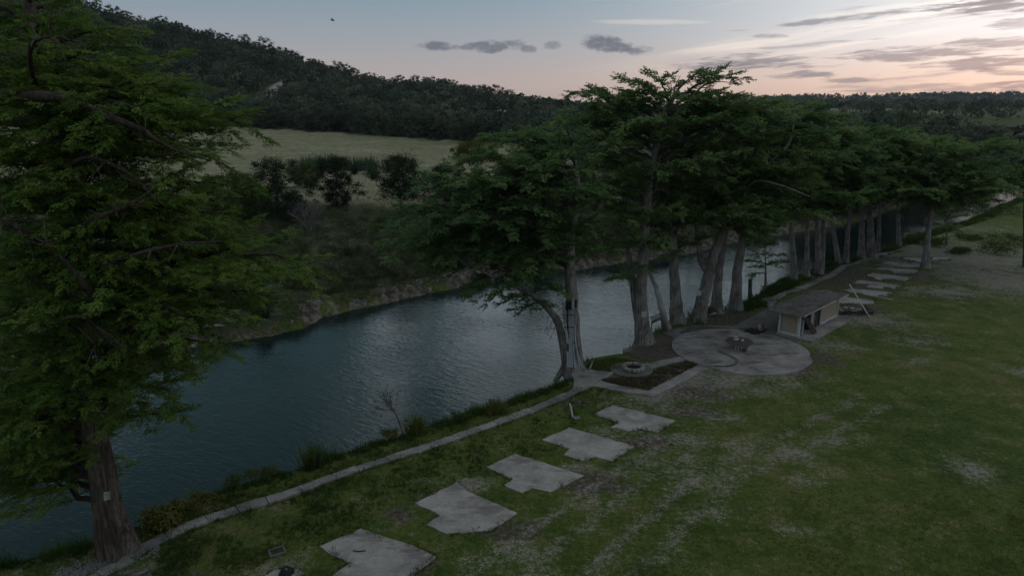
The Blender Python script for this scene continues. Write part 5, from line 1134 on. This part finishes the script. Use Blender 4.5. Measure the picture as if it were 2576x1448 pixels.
cl = np.min(np.hypot(q[:, None, 0]-trees_xy[None, :, 0], q[:, None, 1]-trees_xy[None, :, 1]), 1)
patio_zone = (q[:, 0] > 2.5) & (q[:, 0] < 24) & (q[:, 1] > 50) & (q[:, 1] < 69)
k = (cl > 1.3) & (~patio_zone | (nz > .72)) & (nz > .3) & (zz > WZ-.15)
bank.put(np.column_stack([q, zz])[k], (.14+1.5*np.clip(nz-.36, 0, 1)*(.35+1.3*vnoise(q[:, 0], q[:, 1], 3.4, 73, 2))*np.where(q[:, 1] < 62, 1, 1.1))[k], (.15+.9*(vnoise(q[:, 0], q[:, 1], 2.8, 72, 2)-.3))[k], np.full(k.sum(), .022))
bank.build('bank_weeds', M_WEED, 16, 6, .5)
bb = Blades(); P_ = np.array([G(*c5(*p))[:2] for p in [(650, 910), (870, 868), (1090, 825), (1380, 738), (1498, 768), (1060, 995)]]); lo, hi = P_.min(0), P_.max(0); q = r2.uniform(lo, hi, (2600, 2)); q = q[inpoly(q[:, 0], q[:, 1], P_) & (np.hypot(q[:, 0]-fc[0], q[:, 1]-fc[1]) > fr)]
bb.put(np.column_stack([q, np.zeros(len(q))]), r2.uniform(.1, .3, len(q)), r2.uniform(.2, .9, len(q))); bb.build('dead_bed_grass', M_BROWNG, 9, 7, .7)
gb = Blades(); P_ = np.array([G(*c5(*p))[:2] for p in [(535, 755), (750, 706), (1000, 752), (745, 828), (538, 808)]]); lo, hi = P_.min(0), P_.max(0); q = r2.uniform(lo, hi, (1500, 2)); q = q[inpoly(q[:, 0], q[:, 1], P_)]
gb.put(np.column_stack([q, np.zeros(len(q))]), r2.uniform(.1, .25, len(q)), r2.uniform(.1, .8, len(q))); gb.build('bed_grass', M_GRASS, 9, 8, .6)
fb = Blades(); q = []
for i_ in range(7, len(FE)-6):
    e0, e1 = FE[i_], FE[i_+1]; L = np.linalg.norm(e1-e0); n = int(L*60); f_ = r2.random(n); nn_ = np.array([-(e1-e0)[1], (e1-e0)[0]])/L; q.append(e0+(e1-e0)*f_[:, None]+nn_*(.7+r2.exponential(8, n))[:, None])
q = np.concatenate(q); nz = vnoise(q[:, 0], q[:, 1], 3, 81, 3); k = nz > .36; q = q[k]; nz = nz[k]
fb.put(np.column_stack([q, height(q[:, 0], q[:, 1])]), .15+.8*(nz-.34), r2.normal(.45, .2, len(q)), np.full(len(q), .03)); fb.build('far_bank_grass', M_SCRUB, 7, 9, .5)
# bushes and clumps along the water, each its own thing
SB = 1.25
bl_ = [((425, 1322), 1.15, .75, .95, 'yellowing bush by the footpath next to the huge near trunk'), ((505, 1276), .8, .6, .8, 'rounded olive bush on the bank beyond the yellowing one'), ((600, 1226), .8, .85, .35, 'green leafy bush on the bank beside the path bend'), ((668, 1210), .6, .5, .5, 'low green bush with pale flower heads by the path'), ((790, 1176), .6, 1.25, .25, 'tall upright green weeds standing over the water'), ((1048, 1095), .55, 1.1, .85, 'yellow green feathery clump behind the bare sapling'), ((985, 1112), .5, .55, .75, 'pale yellowish bush at the foot of the bare sapling'), ((1245, 1045), .5, .95, .6, 'upright tuft of grass near the dark step of the path'), ((1165, 1068), .45, .6, .4, 'short green clump between the two upright tufts'), ((2410, 640), 1.5, .8, .4, 'round scrub bush beside the gravel hollow beyond the lawn'), ((2500, 640), 2.6, 1.6, .3, 'wide dark thicket beyond the far corner of the lawn'), ((2560, 620), 2.2, 1.5, .25, 'dark thicket at the edge of the photo beyond the gravel'), ((2355, 622), 1.6, 1.3, .45, 'leafy bush on the bank behind the lone cypress'), ((2300, 612), 1.2, 1.1, .55, 'bushy bank growth at the end of the footpath'), ((2470, 545), 3.5, 1.6, .4, 'broad scrub beside the far water'), ((2545, 545), 3.5, 1.8, .45, 'broad scrub on the gravel bar near the photo edge'), ((2440, 605), 1.8, .9, .35, 'low scrub between the two gravel streaks')]
for (pp, rd, hh, ti, ds) in bl_:
    rd *= SB; hh *= 1.15
    p_ = G(*pp, -.2); p_[2] = max(hz(p_[0], p_[1]), WZ); mb = MB()
    if hh > 1.0 and rd < .8:
        N = 260; a = r2.normal(0, rd*.45, (N, 3))*[1, 1, 0]; tip = a*1.5+r2.normal(0, .15, (N, 3))+np.array([0, 0, 1])*hh*r2.uniform(.5, 1.1, (N, 1)); s0 = nrm(r2.normal(0, 1, (N, 3))*[1, 1, 0])*.028
        mb.add((np.stack([a-s0, a+s0, tip], 1)+p_).reshape(-1, 3), np.arange(N*3).reshape(-1, 3), np.repeat(r2.normal(ti, .15, N), 3))
        for w_ in range(10): leaves(mb, p_+r2.normal(0, rd*.4, 3)*[1, 1, 0]+[0, 0, hh*r2.uniform(.2, .8)], (rd*.4, rd*.4, hh*.3), 60, .05, r2, ti)
    else:
        for w_ in range(9): leaves(mb, p_+r2.normal(0, rd*.42, 3)*[1, 1, 0]+[0, 0, hh*r2.uniform(.25, .75)], (rd*.5, rd*.5, hh*.42), 190, .045 if rd < 1.3 else .1, r2, ti+r2.normal(0, .12))
    tag(mb.build('bank_bush', M_WEED, loc=tuple(p_)), ds, 'bush', 'bushes along the near bank')
# shingle at the foot of the near trunk
mb = MB()
for q in range(1500):
    px = r2.uniform(130, 400); py = np.interp(px, [130, 400], [1462, 1372])+r2.normal(0, 11); p_ = G(px, py, 0)
    if blocked(p_[:1], p_[1:2])[0]: continue
    p_[2] = hz(p_[0], p_[1]); s = r2.uniform(.022, .06); rock_mesh(mb, p_+[0, 0, s*.3], (s*1.3, s, s*.7), r2, n=1)
tag(mb.build('shingle', M_PEB), kind='stuff')

# ------------------------------------------------------------------ evening air
m_hz = bpy.data.materials.new('evening_air'); m_hz.use_nodes = True; th_ = NT(m_hz.node_tree)
pv = th_.n('ShaderNodeVolumePrincipled'); pv.inputs['Color'].default_value = (.86, .88, .95, 1); pv.inputs['Density'].default_value = 5e-5; pv.inputs['Anisotropy'].default_value = .2
om = th_.n('ShaderNodeOutputMaterial'); th_.t.links.new(pv.outputs[0], om.inputs['Volume'])
mb = MB(); mb.box((0, 3000, 45), (12000, 12000, 110)); tag(mb.build('haze', m_hz), kind='stuff')
